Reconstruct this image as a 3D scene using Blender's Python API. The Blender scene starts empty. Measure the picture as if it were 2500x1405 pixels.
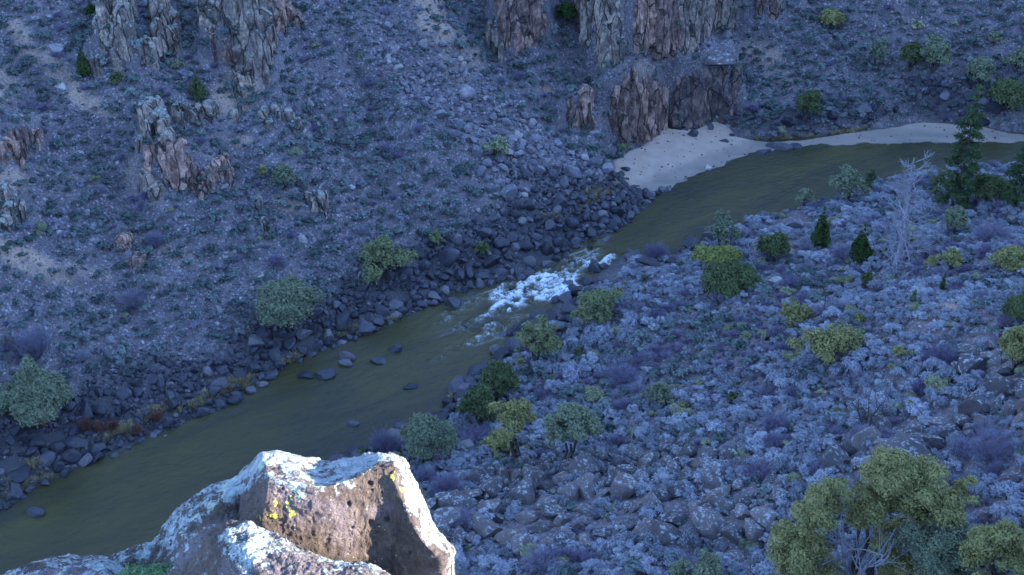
import bpy, bmesh, math, random
import numpy as np
from mathutils import Vector, Matrix
R = math.radians
rng = np.random.default_rng(7)
random.seed(7)
scene = bpy.context.scene
COL = scene.collection

# ------------------------------------------------------------------ camera
PITCH = R(32.0); FPX = 3000.0
CAM = np.array([0.0, 0.0, 90.0])
FW = np.array([0, math.cos(PITCH), -math.sin(PITCH)])
UP = np.array([0, math.sin(PITCH), math.cos(PITCH)])
RT = np.array([1.0, 0, 0])
cd = bpy.data.cameras.new('camera'); cam = bpy.data.objects.new('camera', cd); COL.objects.link(cam)
cam.location = CAM; cam.rotation_euler = (R(90) - PITCH, 0, 0)
cd.sensor_width = 36; cd.lens = 36 * FPX / 2500; cd.clip_start = 0.1; cd.clip_end = 6000
scene.camera = cam

def P(u, v, D):
    return CAM + D * (RT * (u - 1250) / FPX + UP * (702.5 - v) / FPX + FW)
def proj(p):
    r = np.asarray(p) - CAM
    D = r @ FW
    return 1250 + FPX * (r @ RT) / D, 702.5 - FPX * (r @ UP) / D, D
def atz(u, v, z=0.0):
    d = P(u, v, 1.0) - CAM
    return CAM + d * ((z - CAM[2]) / d[2])

# ------------------------------------------------------------------ noise
def _h(ix, iy, iz, seed):
    n = (ix.astype(np.int64) * 374761393 + iy.astype(np.int64) * 668265263 + iz.astype(np.int64) * 2147483647 + seed * 974711) & 0xFFFFFFFF
    n = ((n ^ (n >> 13)) * 1274126177) & 0xFFFFFFFF
    n = ((n ^ (n >> 16)) * 2246822519) & 0xFFFFFFFF
    n = n ^ (n >> 15)
    return (n & 0xFFFFFF) / float(0xFFFFFF)
def vn(x, y, z=None, seed=0):
    x = np.asarray(x, float); y = np.asarray(y, float)
    z = np.zeros_like(x) if z is None else np.asarray(z, float)
    ix, iy, iz = np.floor(x), np.floor(y), np.floor(z)
    fx, fy, fz = x - ix, y - iy, z - iz
    fx = fx * fx * (3 - 2 * fx); fy = fy * fy * (3 - 2 * fy); fz = fz * fz * (3 - 2 * fz)
    r = 0
    for a in (0, 1):
        wx = fx if a else 1 - fx
        for b in (0, 1):
            wy = fy if b else 1 - fy
            for c in (0, 1):
                wz = fz if c else 1 - fz
                r = r + wx * wy * wz * _h(ix + a, iy + b, iz + c, seed)
    return r * 2 - 1
def fbm(x, y, z=None, o=4, seed=0, g=0.5):
    s = 0; a = 1.0; f = 1.0; t = 0
    for i in range(o):
        s = s + a * vn(np.asarray(x) * f + 17.3 * i, np.asarray(y) * f + 5.1 * i, None if z is None else np.asarray(z) * f, seed + i)
        t += a; a *= g; f *= 2.03
    return s / t * 1.6
def ridge(x, y, z=None, o=3, seed=0):
    s = 0; a = 1.0; f = 1.0; t = 0
    for i in range(o):
        s = s + a * (1 - np.abs(vn(np.asarray(x) * f + 9.7 * i, np.asarray(y) * f, None if z is None else np.asarray(z) * f, seed + i)) * 2)
        t += a; a *= .5; f *= 2.1
    return s / t
def sst(a, b, x):
    t = np.clip((x - a) / (b - a), 0, 1); return t * t * (3 - 2 * t)

# ------------------------------------------------------------------ mesh helpers
def mesh_np(name, V, F, smooth=False, attrs=None):
    V = np.ascontiguousarray(V, dtype=np.float32); F = np.ascontiguousarray(F, dtype=np.int32)
    me = bpy.data.meshes.new(name)
    k = F.shape[1]
    me.vertices.add(len(V)); me.vertices.foreach_set('co', V.ravel())
    me.loops.add(F.size); me.loops.foreach_set('vertex_index', F.ravel())
    me.polygons.add(len(F))
    me.polygons.foreach_set('loop_start', np.arange(0, F.size, k, dtype=np.int32))
    me.polygons.foreach_set('loop_total', np.full(len(F), k, dtype=np.int32))
    me.polygons.foreach_set('use_smooth', np.full(len(F), smooth, dtype=bool))
    me.update(calc_edges=True)
    for n, a in (attrs or {}).items():
        a = np.ascontiguousarray(a, dtype=np.float32)
        if a.ndim == 1:
            me.attributes.new(n, 'FLOAT', 'POINT').data.foreach_set('value', a)
        else:
            me.attributes.new(n, 'FLOAT_VECTOR', 'POINT').data.foreach_set('vector', a.ravel())
    return me
def link(name, me, mat=None, parent=None):
    o = bpy.data.objects.new(name, me); COL.objects.link(o)
    if mat is not None and not me.materials: me.materials.append(mat)
    if parent is not None: o.parent = parent
    return o
def tag(o, label=None, cat=None, group=None, kind=None):
    if label: o['label'] = label
    if cat: o['category'] = cat
    if group: o['group'] = group
    if kind: o['kind'] = kind
    return o
def gridF(nr, nc):
    i = np.arange(nr * nc).reshape(nr, nc)
    return np.stack([i[:-1, :-1].ravel(), i[:-1, 1:].ravel(), i[1:, 1:].ravel(), i[1:, :-1].ravel()], 1)
class MB:
    def __init__(s): s.v = []; s.f = []; s.n = 0
    def add(s, V, F):
        s.v.append(np.asarray(V, float)); s.f.append(np.asarray(F) + s.n); s.n += len(V)
    def mesh(s, name, smooth=False):
        return mesh_np(name, np.concatenate(s.v), np.concatenate(s.f), smooth)
def tube(pts, rad, n=6):
    pts = np.asarray(pts, float); m = len(pts)
    T = np.gradient(pts, axis=0); T /= np.linalg.norm(T, axis=1)[:, None] + 1e-9
    a = np.cross(T, [0.31, 0.95, 0.1]); a /= np.linalg.norm(a, axis=1)[:, None] + 1e-9
    b = np.cross(T, a)
    th = np.linspace(0, 2 * np.pi, n, endpoint=False)
    rad = np.broadcast_to(np.asarray(rad, float), (m,))
    V = pts[:, None] + rad[:, None, None] * (np.cos(th)[None, :, None] * a[:, None] + np.sin(th)[None, :, None] * b[:, None])
    i = np.arange(m * n).reshape(m, n); j = np.roll(i, -1, axis=1)
    F = np.stack([i[:-1].ravel(), j[:-1].ravel(), j[1:].ravel(), i[1:].ravel()], 1)
    return V.reshape(-1, 3), F
def inpoly(px, py, poly):
    px = np.asarray(px, float); py = np.asarray(py, float)
    r = np.zeros(px.shape, bool); n = len(poly)
    for i in range(n):
        x1, y1 = poly[i]; x2, y2 = poly[(i + 1) % n]
        c = (y1 > py) != (y2 > py)
        with np.errstate(divide='ignore', invalid='ignore'):
            xi = (x2 - x1) * (py - y1) / ((y2 - y1) if y2 != y1 else 1e-9) + x1
        r ^= c & (px < xi)
    return r

# ------------------------------------------------------------------ terrain function
FARB = [(-900, 1640), (-400, 1405), (0, 1240), (60, 1205), (200, 1132), (330, 1078), (450, 1028), (560, 978), (640, 932), (700, 888), (780, 852),
        (850, 832), (900, 808), (960, 778), (1040, 748), (1120, 708), (1200, 698), (1280, 670), (1340, 640), (1400, 607),
        (1480, 577), (1540, 530), (1580, 490), (1640, 448), (1740, 412), (1820, 376), (1900, 362), (2000, 352), (2200, 349),
        (2330, 345), (2440, 347), (2600, 345), (3300, 330)]
NEARB = [(-900, 1950), (-300, 1650), (0, 1505), (400, 1335), (700, 1200), (860, 1112), (950, 1080), (1060, 1018), (1130, 952), (1200, 880),
         (1245, 838), (1290, 792), (1350, 748), (1415, 702), (1460, 662), (1500, 634), (1560, 626), (1640, 620), (1710, 602),
         (1760, 566), (1830, 540), (1900, 520), (1960, 500), (2020, 488), (2120, 455), (2250, 430), (2400, 408), (2600, 395), (3300, 372)]
FB = np.array([atz(*p)[:2] for p in FARB]); NB = np.array([atz(*p)[:2] for p in NEARB])
SA = np.array([.85, .527]); SA /= np.linalg.norm(SA); SN = np.array([-SA[1], SA[0]])
def _ext(B):
    B = B.copy()
    a = B[0] - SA * 1500; b = B[-1] + SA * 1900  # unseen banks turned to run straight on, so the near rim blocks the sun
    return np.vstack([a, B, b])
FB = _ext(FB); NB = _ext(NB)
def dist_poly(x, y, B):
    d = np.full(x.shape, 1e9)
    for i in range(len(B) - 1):
        a, b = B[i], B[i + 1]; e = b - a; L = e @ e
        t = np.clip(((x - a[0]) * e[0] + (y - a[1]) * e[1]) / L, 0, 1)
        d = np.minimum(d, np.hypot(x - a[0] - t * e[0], y - a[1] - t * e[1]))
    return d
_pf = (FB @ SA, FB @ SN); _pn = (NB @ SA, NB @ SN)
def sds(x, y):
    s = x * SA[0] + y * SA[1]; n = x * SN[0] + y * SN[1]
    jit = fbm(x * .55, y * .55, o=3, seed=91) * .55
    f = dist_poly(x, y, FB) * np.where(n > np.interp(s, *_pf), 1, -1) + jit
    m = dist_poly(x, y, NB) * np.where(n < np.interp(s, *_pn), 1, -1) + jit
    return f, m, s
STEPS = []
SAND = [(1495, 395), (1530, 378), (1565, 362), (1590, 345), (1625, 318), (1660, 322), (1700, 318), (1745, 300), (1775, 310), (1800, 330), (1850, 338), (1930, 336), (2030, 325), (2110, 313), (2200, 303),
        (2250, 297), (2330, 300), (2400, 306), (2460, 318), (2560, 322), (2600, 360), (2440, 366), (2200, 364), (2000, 366), (1900, 376), (1830, 386), (1750, 424), (1650, 458), (1600, 470),
        (1560, 460), (1530, 445), (1500, 425)]
SPW = np.array([atz(a, b, .75)[:2] for a, b in SAND])
SPC = np.vstack([SPW, SPW[:1]])
def sand_d(x, y):
    r = np.full(x.shape, -9.0); k = (x > 5) & (x < 130) & (y > 160) & (y < 225)
    if k.any():
        xx, yy = x[k], y[k]
        r[k] = dist_poly(xx, yy, SPC) * np.where(inpoly(xx, yy, SPW.tolist()), 1, -1)
    return r
def H(x, y, steps=True):
    x = np.atleast_1d(np.asarray(x, float)); y = np.atleast_1d(np.asarray(y, float))
    f, m, s = sds(x, y)
    big = fbm(x * .022 + 3, y * .022, o=3, seed=3)
    med = fbm(x * .085, y * .085, o=3, seed=11)
    sm = fbm(x * .42, y * .42, o=3, seed=21)
    fl = np.interp(f, [0, 3, 9, 60, 110, 200, 330, 2500], [0, 1.3, 4.6, 40, 82, 158, 172, 190])
    rib = ridge(s * .075 + big * .5, f * .018, o=2, seed=33)
    hf = fl + (big * 3.6 + med * 1.9 + rib * 3.4 - 1.6) * sst(3, 25, f) + sm * .34 * sst(-1, 3, f)
    shade_rimh = np.interp(s, [-300, -32, 40, 70, 110, 200, 300, 2500], [84, 88, 91, 98, 116, 139, 163, 172])  # unseen near rim, heights shaped to shade the gorge yet leave the boulders sunlit
    base = np.interp(m, [0, 2.5, 6, 30, 60, 85, 110, 130], [0, 1.1, 2.4, 8.0, 23, 39, 49, 53])
    up = sst(136, 172, m)
    hn = base * (1 - up) + shade_rimh * up
    hn = hn + (big * 2.0 + med * 1.0) * sst(4, 30, m) + sm * .26 * sst(-1, 3, m)
    bed = -1.6 * sst(0, 3.5, np.minimum(-f, -m)) + .12 * sm
    sd_ = sand_d(x, y)
    hf = hf + (np.minimum(hf, -.35 + .085 * np.maximum(f, 0)) - hf) * sst(-3.2, -.2, sd_)
    h = np.where(f > 0, hf, np.where(m > 0, hn, bed))
    # promontory the camera and the lichen boulders stand on
    a = np.array([-1.0, -3.2]); b = np.array([70.0, -120.0]); e = b - a
    t = np.clip(((x - a[0]) * e[0] + (y - a[1]) * e[1]) / (e @ e), 0, 1)
    d = np.hypot(x - a[0] - t * e[0], y - a[1] - t * e[1])
    pr = 82.2 + 10 * t - 5.5 * np.maximum(0, d - 8 - 22 * t - .5 * med) + .12 * sm
    h = np.where(pr > h, pr, h)
    if steps:
        for (B, hc, fall) in STEPS:
            # B: base polyline left->right; terrain behind it is lifted, front face steep
            xs = B[:, 0]
            yb = np.interp(x, xs, B[:, 1])
            q = y - yb - .8 * vn(x * .5, y * .05, seed=5)
            lat = sst(xs[0] - 3, xs[0] + 1, x) * (1 - sst(xs[-1] - 1, xs[-1] + 3, x))
            h = h + hc * sst(.3, 2.2, q) * (1 - sst(fall * .15, fall, q)) * lat
    return h
def rays(uv, dmax=420.0, n=1500):
    """first hit of each camera ray with the terrain"""
    uv = np.atleast_2d(np.asarray(uv, float)); out = []
    D = np.concatenate([np.linspace(30, dmax, n)])
    for (u, v) in uv:
        d = P(u, v, 1.0) - CAM
        p = CAM + D[:, None] * d
        g = p[:, 2] - H(p[:, 0], p[:, 1])
        k = np.argmax(g < 0)
        if g[k] >= 0: k = n - 1
        k = max(k, 1)
        t = g[k - 1] / (g[k - 1] - g[k] + 1e-9)
        out.append(p[k - 1] + (p[k] - p[k - 1]) * t)
    return np.array(out)
def hit(u, v): return rays([(u, v)])[0]

def cliff_base(pts): 
    B = rays(pts)[:, :2]
    return B[np.argsort(B[:, 0])]
CLIFFS = {}
def add_step(key, pts, hc, fall):
    B = cliff_base(pts); CLIFFS[key] = B
    STEPS.append((B, hc, fall))
# ------------------------------------------------------------------ materials
def newmat(name):
    m = bpy.data.materials.new(name); m.use_nodes = True
    nt = m.node_tree; b = nt.nodes['Principled BSDF']
    return m, nt, b
class N:
    def __init__(s, nt): s.nt = nt
    def n(s, t, **k):
        x = s.nt.nodes.new(t)
        for a, v in k.items():
            if a.startswith('i_'): x.inputs[a[2:].replace('_', ' ')].default_value = v
            else: setattr(x, a, v)
        return x
    def l(s, a, b): s.nt.links.new(a, b)
    def noise(s, vec, scale, detail=4, rough=.55, dist=0.0):
        x = s.n('ShaderNodeTexNoise'); x.inputs['Scale'].default_value = scale; x.inputs['Detail'].default_value = detail
        x.inputs['Roughness'].default_value = rough; x.inputs['Distortion'].default_value = dist
        if vec is not None: s.l(vec, x.inputs['Vector'])
        return x.outputs['Fac']
    def vor(s, vec, scale, feature='F1', out='Distance'):
        x = s.n('ShaderNodeTexVoronoi', feature=feature); x.inputs['Scale'].default_value = scale
        if vec is not None: s.l(vec, x.inputs['Vector'])
        return x.outputs[out]
    def ramp(s, fac, stops):
        x = s.n('ShaderNodeValToRGB'); e = x.color_ramp.elements
        while len(e) > 1: e.remove(e[0])
        e[0].position = stops[0][0]; e[0].color = tuple(stops[0][1]) + (1,)
        for p, c in stops[1:]:
            q = e.new(p); q.color = tuple(c) + (1,)
        s.l(fac, x.inputs['Fac']); return x.outputs['Color']
    def step(s, fac, a, b):
        x = s.n('ShaderNodeMapRange'); x.interpolation_type = 'SMOOTHSTEP'
        x.inputs['From Min'].default_value = a; x.inputs['From Max'].default_value = b
        s.l(fac, x.inputs['Value']); return x.outputs['Result']
    def math(s, op, a, b=None, c=None):
        x = s.n('ShaderNodeMath', operation=op)
        for i, v in enumerate((a, b, c)):
            if v is None: continue
            if isinstance(v, (int, float)): x.inputs[i].default_value = v
            else: s.l(v, x.inputs[i])
        return x.outputs[0]
    def mix(s, f, a, b):
        x = s.n('ShaderNodeMix', data_type='RGBA')
        if isinstance(f, (int, float)): x.inputs[0].default_value = f
        else: s.l(f, x.inputs[0])
        for i, v in ((6, a), (7, b)):
            if isinstance(v, tuple): x.inputs[i].default_value = v + (1,)
            else: s.l(v, x.inputs[i])
        return x.outputs[2]
    def bump(s, h, strength, dist, nrm=None):
        x = s.n('ShaderNodeBump'); x.inputs['Strength'].default_value = strength; x.inputs['Distance'].default_value = dist
        s.l(h, x.inputs['Height'])
        if nrm is not None: s.l(nrm, x.inputs['Normal'])
        return x.outputs['Normal']
    def pos(s): return s.n('ShaderNodeNewGeometry').outputs['Position']
    def obj(s): return s.n('ShaderNodeTexCoord').outputs['Object']
    def rnd(s): return s.n('ShaderNodeObjectInfo').outputs['Random']
    def attr(s, name):
        return s.n('ShaderNodeAttribute', attribute_name=name).outputs['Fac']
    def nz(s):
        g = s.n('ShaderNodeNewGeometry'); x = s.n('ShaderNodeSeparateXYZ'); s.l(g.outputs['Normal'], x.inputs[0]); return x.outputs[2]
    def scale(s, vec, sc, rot=(0, 0, 0)):
        x = s.n('ShaderNodeMapping'); x.inputs['Scale'].default_value = sc; x.inputs['Rotation'].default_value = rot
        s.l(vec, x.inputs['Vector']); return x.outputs[0]

def mat_ground():
    m, nt, b = newmat('canyon_ground'); k = N(nt); p = k.pos()
    n1 = k.noise(p, .35, 6); n2 = k.noise(p, 3.0, 5, .65); n3 = k.noise(p, .09, 3)
    c = k.ramp(n1, [(.3, (.068, .056, .060)), (.5, (.112, .092, .094)), (.7, (.165, .132, .124))])
    gravel = k.vor(k.scale(p, (1, 1, 1)), 3.4, out='Color')
    sx = k.n('ShaderNodeSeparateColor'); k.l(gravel, sx.inputs[0])
    gcol = k.ramp(sx.outputs[0], [(.0, (.06, .052, .058)), (.45, (.135, .114, .122)), (.8, (.21, .185, .195)), (.97, (.34, .32, .33))])
    c = k.mix(k.step(n2, .42, .62), c, gcol)
    tan = k.attr('tan')
    c = k.mix(k.math('MULTIPLY', tan, k.step(n2, .3, .55)), c, (.36, .255, .18))
    dark = k.attr('dark')
    c = k.mix(k.math('MULTIPLY', dark, .85), c, (.045, .042, .045))
    wet = k.attr('wet')
    c = k.mix(wet, c, (.05, .045, .035))
    k.l(c, b.inputs['Base Color']); b.inputs['Roughness'].default_value = .92
    h = k.math('ADD', k.math('MULTIPLY', n2, .25), k.math('MULTIPLY', k.vor(p, 3.4), .3))
    k.l(k.bump(h, .9, .35), b.inputs['Normal'])
    return m
def mat_sand():
    m, nt, b = newmat('river_sand'); k = N(nt); p = k.pos()
    c = k.ramp(k.noise(p, .5, 5), [(.3, (.35, .25, .19)), (.7, (.43, .315, .24))])
    sp = k.step(k.noise(p, 5, 3, .7), .66, .74)
    c = k.mix(k.math('MULTIPLY', sp, .6), c, (.2, .17, .14))
    c = k.mix(k.attr('wet'), c, (.19, .155, .125))
    k.l(c, b.inputs['Base Color']); b.inputs['Roughness'].default_value = .9
    k.l(k.bump(k.noise(p, 2.5, 5, .6), .35, .15), b.inputs['Normal'])
    return m
def mat_stone(name, cols, lichen=0.0, lich_col=(.34, .37, .33), rough=.8):
    """angular basalt: every stone takes its own tone; pale lichen sits on its upper side"""
    m, nt, b = newmat(name); k = N(nt); o = k.obj(); r = k.rnd()
    c = k.ramp(r, cols)
    off = k.n('ShaderNodeVectorMath', operation='ADD'); k.l(o, off.inputs[0])
    cb = k.n('ShaderNodeCombineXYZ'); k.l(k.math('MULTIPLY', r, 37.0), cb.inputs[0]); k.l(k.math('MULTIPLY', r, 91.0), cb.inputs[2]); k.l(cb.outputs[0], off.inputs[1])
    v = off.outputs[0]
    n = k.noise(v, 2.2, 5, .65)
    dk = k.n('ShaderNodeMix', data_type='RGBA', blend_type='MULTIPLY'); dk.inputs[0].default_value = 1
    k.l(c, dk.inputs[6]); k.l(k.ramp(n, [(.25, (.62, .6, .6)), (.5, (1, 1, 1)), (.75, (1.35, 1.3, 1.25))]), dk.inputs[7])
    c = dk.outputs[2]
    if lichen > 0:
        t = k.math('ADD', k.noise(v, 3.5, 6, .7), k.math('MULTIPLY', k.nz(), .16))
        c = k.mix(k.step(t, .82 - lichen * .3, .92 - lichen * .3), c, lich_col)
    k.l(c, b.inputs['Base Color']); b.inputs['Roughness'].default_value = rough
    k.l(k.bump(n, .5, .12), b.inputs['Normal'])
    return m
def mat_outcrop(name, base, streak, lich=(.30, .33, .30), lic=.5):
    m, nt, b = newmat(name); k = N(nt); p = k.pos()
    vs = k.scale(p, (1.0, 1.0, .6))
    n = k.noise(vs, .9, 6, .65, .4); n2 = k.noise(vs, 3.2, 5, .7)
    c = k.ramp(n, [(.28, tuple(x * .4 for x in base)), (.45, base), (.6, streak), (.78, tuple(min(1, x * 1.35) for x in streak))])
    c = k.mix(k.math('MULTIPLY', k.step(n2, .5, .62), .45), c, (.07, .06, .06))
    ds = k.n('ShaderNodeVectorMath', operation='ADD'); k.l(k.scale(p, (1, 1, .24)), ds.inputs[0])
    nn = k.n('ShaderNodeTexNoise'); nn.inputs['Scale'].default_value = .9; k.l(p, nn.inputs['Vector'])
    sc = k.n('ShaderNodeVectorMath', operation='SCALE'); sc.inputs['Scale'].default_value = .5; k.l(nn.outputs['Color'], sc.inputs[0]); k.l(sc.outputs[0], ds.inputs[1])
    edge = k.vor(ds.outputs[0], .55, 'DISTANCE_TO_EDGE'); edge2 = k.vor(ds.outputs[0], 2.0, 'DISTANCE_TO_EDGE')
    cr = k.math('MAXIMUM', k.math('SUBTRACT', 1.0, k.step(edge, .01, .05)), k.math('MULTIPLY', k.math('SUBTRACT', 1.0, k.step(edge2, .01, .05)), .3))
    cell = k.n('ShaderNodeSeparateColor'); k.l(k.vor(ds.outputs[0], .55, out='Color'), cell.inputs[0])
    mul = k.n('ShaderNodeMix', data_type='RGBA', blend_type='MULTIPLY'); mul.inputs[0].default_value = 1; k.l(c, mul.inputs[6])
    k.l(k.ramp(cell.outputs[0], [(.0, (.6, .6, .62)), (.5, (1, 1, 1)), (1, (1.5, 1.42, 1.35))]), mul.inputs[7]); c = mul.outputs[2]
    c = k.mix(k.math('MULTIPLY', cr, .85), c, (.02, .018, .018))
    t = k.math('ADD', k.noise(p, 1.3, 6, .7), k.math('MULTIPLY', k.nz(), .30))
    c = k.mix(k.step(t, .92 - lic * .3, 1.02 - lic * .3), c, lich)
    k.l(c, b.inputs['Base Color']); b.inputs['Roughness'].default_value = .88
    h = k.math('ADD', k.math('MULTIPLY', n2, .5), k.noise(p, 2.0, 6, .65)); h = k.math('SUBTRACT', h, k.math('MULTIPLY', cr, .9))
    k.l(k.bump(h, 1.0, .45), b.inputs['Normal'])
    return m
def mat_leaf(name, cols, transl=.28, tint=.45):
    m, nt, b = newmat(name); k = N(nt); r = k.rnd(); p = k.pos()
    c = k.ramp(r, cols)
    n = k.noise(p, 1.5, 5, .7)
    mx = k.n('ShaderNodeMix', data_type='RGBA', blend_type='MULTIPLY'); mx.inputs[0].default_value = 1
    k.l(c, mx.inputs[6]); k.l(k.ramp(n, [(.3, (1 - tint,) * 3), (.7, (1 + tint, 1 + tint, 1 + tint * .7))]), mx.inputs[7])
    c = mx.outputs[2]
    d = k.n('ShaderNodeBsdfDiffuse'); t = k.n('ShaderNodeBsdfTranslucent'); s = k.n('ShaderNodeMixShader')
    s.inputs[0].default_value = transl
    k.l(c, d.inputs[0]); k.l(c, t.inputs[0]); k.l(d.outputs[0], s.inputs[1]); k.l(t.outputs[0], s.inputs[2])
    k.l(s.outputs[0], nt.nodes['Material Output'].inputs[0])
    nt.nodes.remove(b)
    return m
def mat_wood(name, c1, c2):
    m, nt, b = newmat(name); k = N(nt); p = k.obj()
    c = k.ramp(k.noise(k.scale(p, (3, 3, .8)), 2.5, 5, .7), [(.3, c1), (.7, c2)])
    k.l(c, b.inputs['Base Color']); b.inputs['Roughness'].default_value = .9
    k.l(k.bump(k.noise(k.scale(p, (6, 6, 1)), 3, 4), .6, .05), b.inputs['Normal'])
    return m
def mat_water():
    m, nt, b = newmat('river_water'); k = N(nt); p = k.pos()
    fl = k.scale(p, (1, 1, 1), (0, 0, -math.atan2(SA[1], SA[0])))
    st = k.scale(fl, (.55, 1.25, 1))
    n1 = k.noise(st, 1.1, 4, .6, .6); n2 = k.noise(st, 4.2, 4, .6, .4); n0 = k.noise(k.scale(fl, (.35, 1.3, 1)), .11, 5, .6, .8)
    base = k.ramp(n0, [(.3, (.032, .031, .020)), (.5, (.050, .045, .020)), (.7, (.070, .060, .019))])
    foam = k.attr('foam')
    web = k.math('SUBTRACT', 1.0, k.math('ABSOLUTE', k.math('MULTIPLY', k.math('SUBTRACT', k.noise(k.scale(fl, (.8, 1.5, 1)), 1.5, 5, .62, 1.4), .5), 6.0)))
    fine = k.noise(k.scale(fl, (.28, 1.5, 1)), 5, 6, .72, .9)
    t = k.math('ADD', foam, k.math('ADD', k.math('MULTIPLY', k.math('SUBTRACT', fine, .5), 1.5), k.math('MULTIPLY', k.math('SUBTRACT', web, .45), .34)))
    gate = k.math('MULTIPLY', k.step(foam, .03, .2), k.step(t, .40, 1.15))
    mist = k.math('MULTIPLY', k.step(foam, .0, .9), .25)
    c = k.mix(mist, base, (.32, .36, .34))
    c = k.mix(gate, c, (.66, .69, .70))
    k.l(c, b.inputs['Base Color'])
    k.l(k.math('ADD', k.math('MULTIPLY', gate, .5), .10), b.inputs['Roughness'])
    b.inputs['IOR'].default_value = 1.33
    h = k.math('ADD', k.math('MULTIPLY', n1, .8), k.math('MULTIPLY', n2, .25))
    bn = k.bump(h, .6, .24)
    k.l(k.bump(fine, .3, .1, bn), b.inputs['Normal'])
    return m
def mat_lichenrock():
    m, nt, b = newmat('lichened_basalt'); k = N(nt); p = k.pos()
    big = k.noise(p, 2.2, 4, .55); mid = k.noise(p, 9, 6, .68, .3); fine = k.noise(p, 46, 5, .7); grit = k.noise(p, 120, 3, .7)
    c = k.ramp(mid, [(.28, (.035, .026, .022)), (.45, (.070, .048, .037)), (.6, (.105, .074, .054)), (.8, (.17, .125, .095))])
    c = k.mix(k.math('MULTIPLY', k.step(big, .5, .68), .55), c, (.16, .125, .14))
    pit = k.vor(p, 30.0); pit2 = k.vor(p, 75.0)
    pm = k.math('MULTIPLY', k.math('SUBTRACT', 1.0, k.step(pit, .10, .24)), k.step(k.noise(p, 5, 2), .45, .6))
    pm2 = k.math('SUBTRACT', 1.0, k.step(pit2, .12, .3))
    pits = k.math('MAXIMUM', pm, k.math('MULTIPLY', pm2, .7))
    c = k.mix(pits, c, (.03, .024, .022))
    # pale crust lichen, in rounded colonies with broken rims
    li = k.attr('lichen')
    cell = k.vor(k.scale(p, (1, 1, 1)), 11.0, feature='SMOOTH_F1')
    t = k.math('ADD', k.math('ADD', k.math('MULTIPLY', mid, .9), k.math('MULTIPLY', fine, .75)), k.math('MULTIPLY', cell, -.35))
    t = k.math('ADD', t, k.math('MULTIPLY', big, .35))
    t = k.math('ADD', t, k.math('MULTIPLY', k.math('SUBTRACT', li, .5), .62))
    lm = k.step(t, .95, 1.02)
    lcol = k.ramp(k.noise(p, 17, 4, .6), [(.3, (.13, .155, .15)), (.5, (.25, .28, .27)), (.72, (.40, .42, .40))])
    lcol = k.mix(k.step(k.noise(p, 3.1, 3), .56, .66), lcol, (.36, .42, .30))
    c = k.mix(lm, c, lcol)
    sp = k.math('MULTIPLY', k.math('SUBTRACT', 1.0, k.step(k.vor(p, 26.0), .05, .16)), k.step(k.noise(p, 7, 3), .52, .6))
    c = k.mix(k.math('MULTIPLY', sp, .75), c, (.60, .58, .48))
    ye = k.attr('yellow')
    ym = k.math('MULTIPLY', ye, k.step(k.math('ADD', k.noise(p, 24, 4, .6), k.math('MULTIPLY', k.vor(p, 20), -.5)), .28, .36))
    c = k.mix(ym, c, (.55, .60, .05))
    k.l(c, b.inputs['Base Color']); b.inputs['Roughness'].default_value = .93
    h = k.math('ADD', k.math('MULTIPLY', fine, .45), k.math('MULTIPLY', grit, .2))
    h = k.math('ADD', h, k.math('MULTIPLY', mid, .8)); h = k.math('ADD', h, k.math('MULTIPLY', lm, .22)); h = k.math('SUBTRACT', h, k.math('MULTIPLY', pits, .7))
    k.l(k.bump(h, .95, .034), b.inputs['Normal'])
    return m
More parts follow.
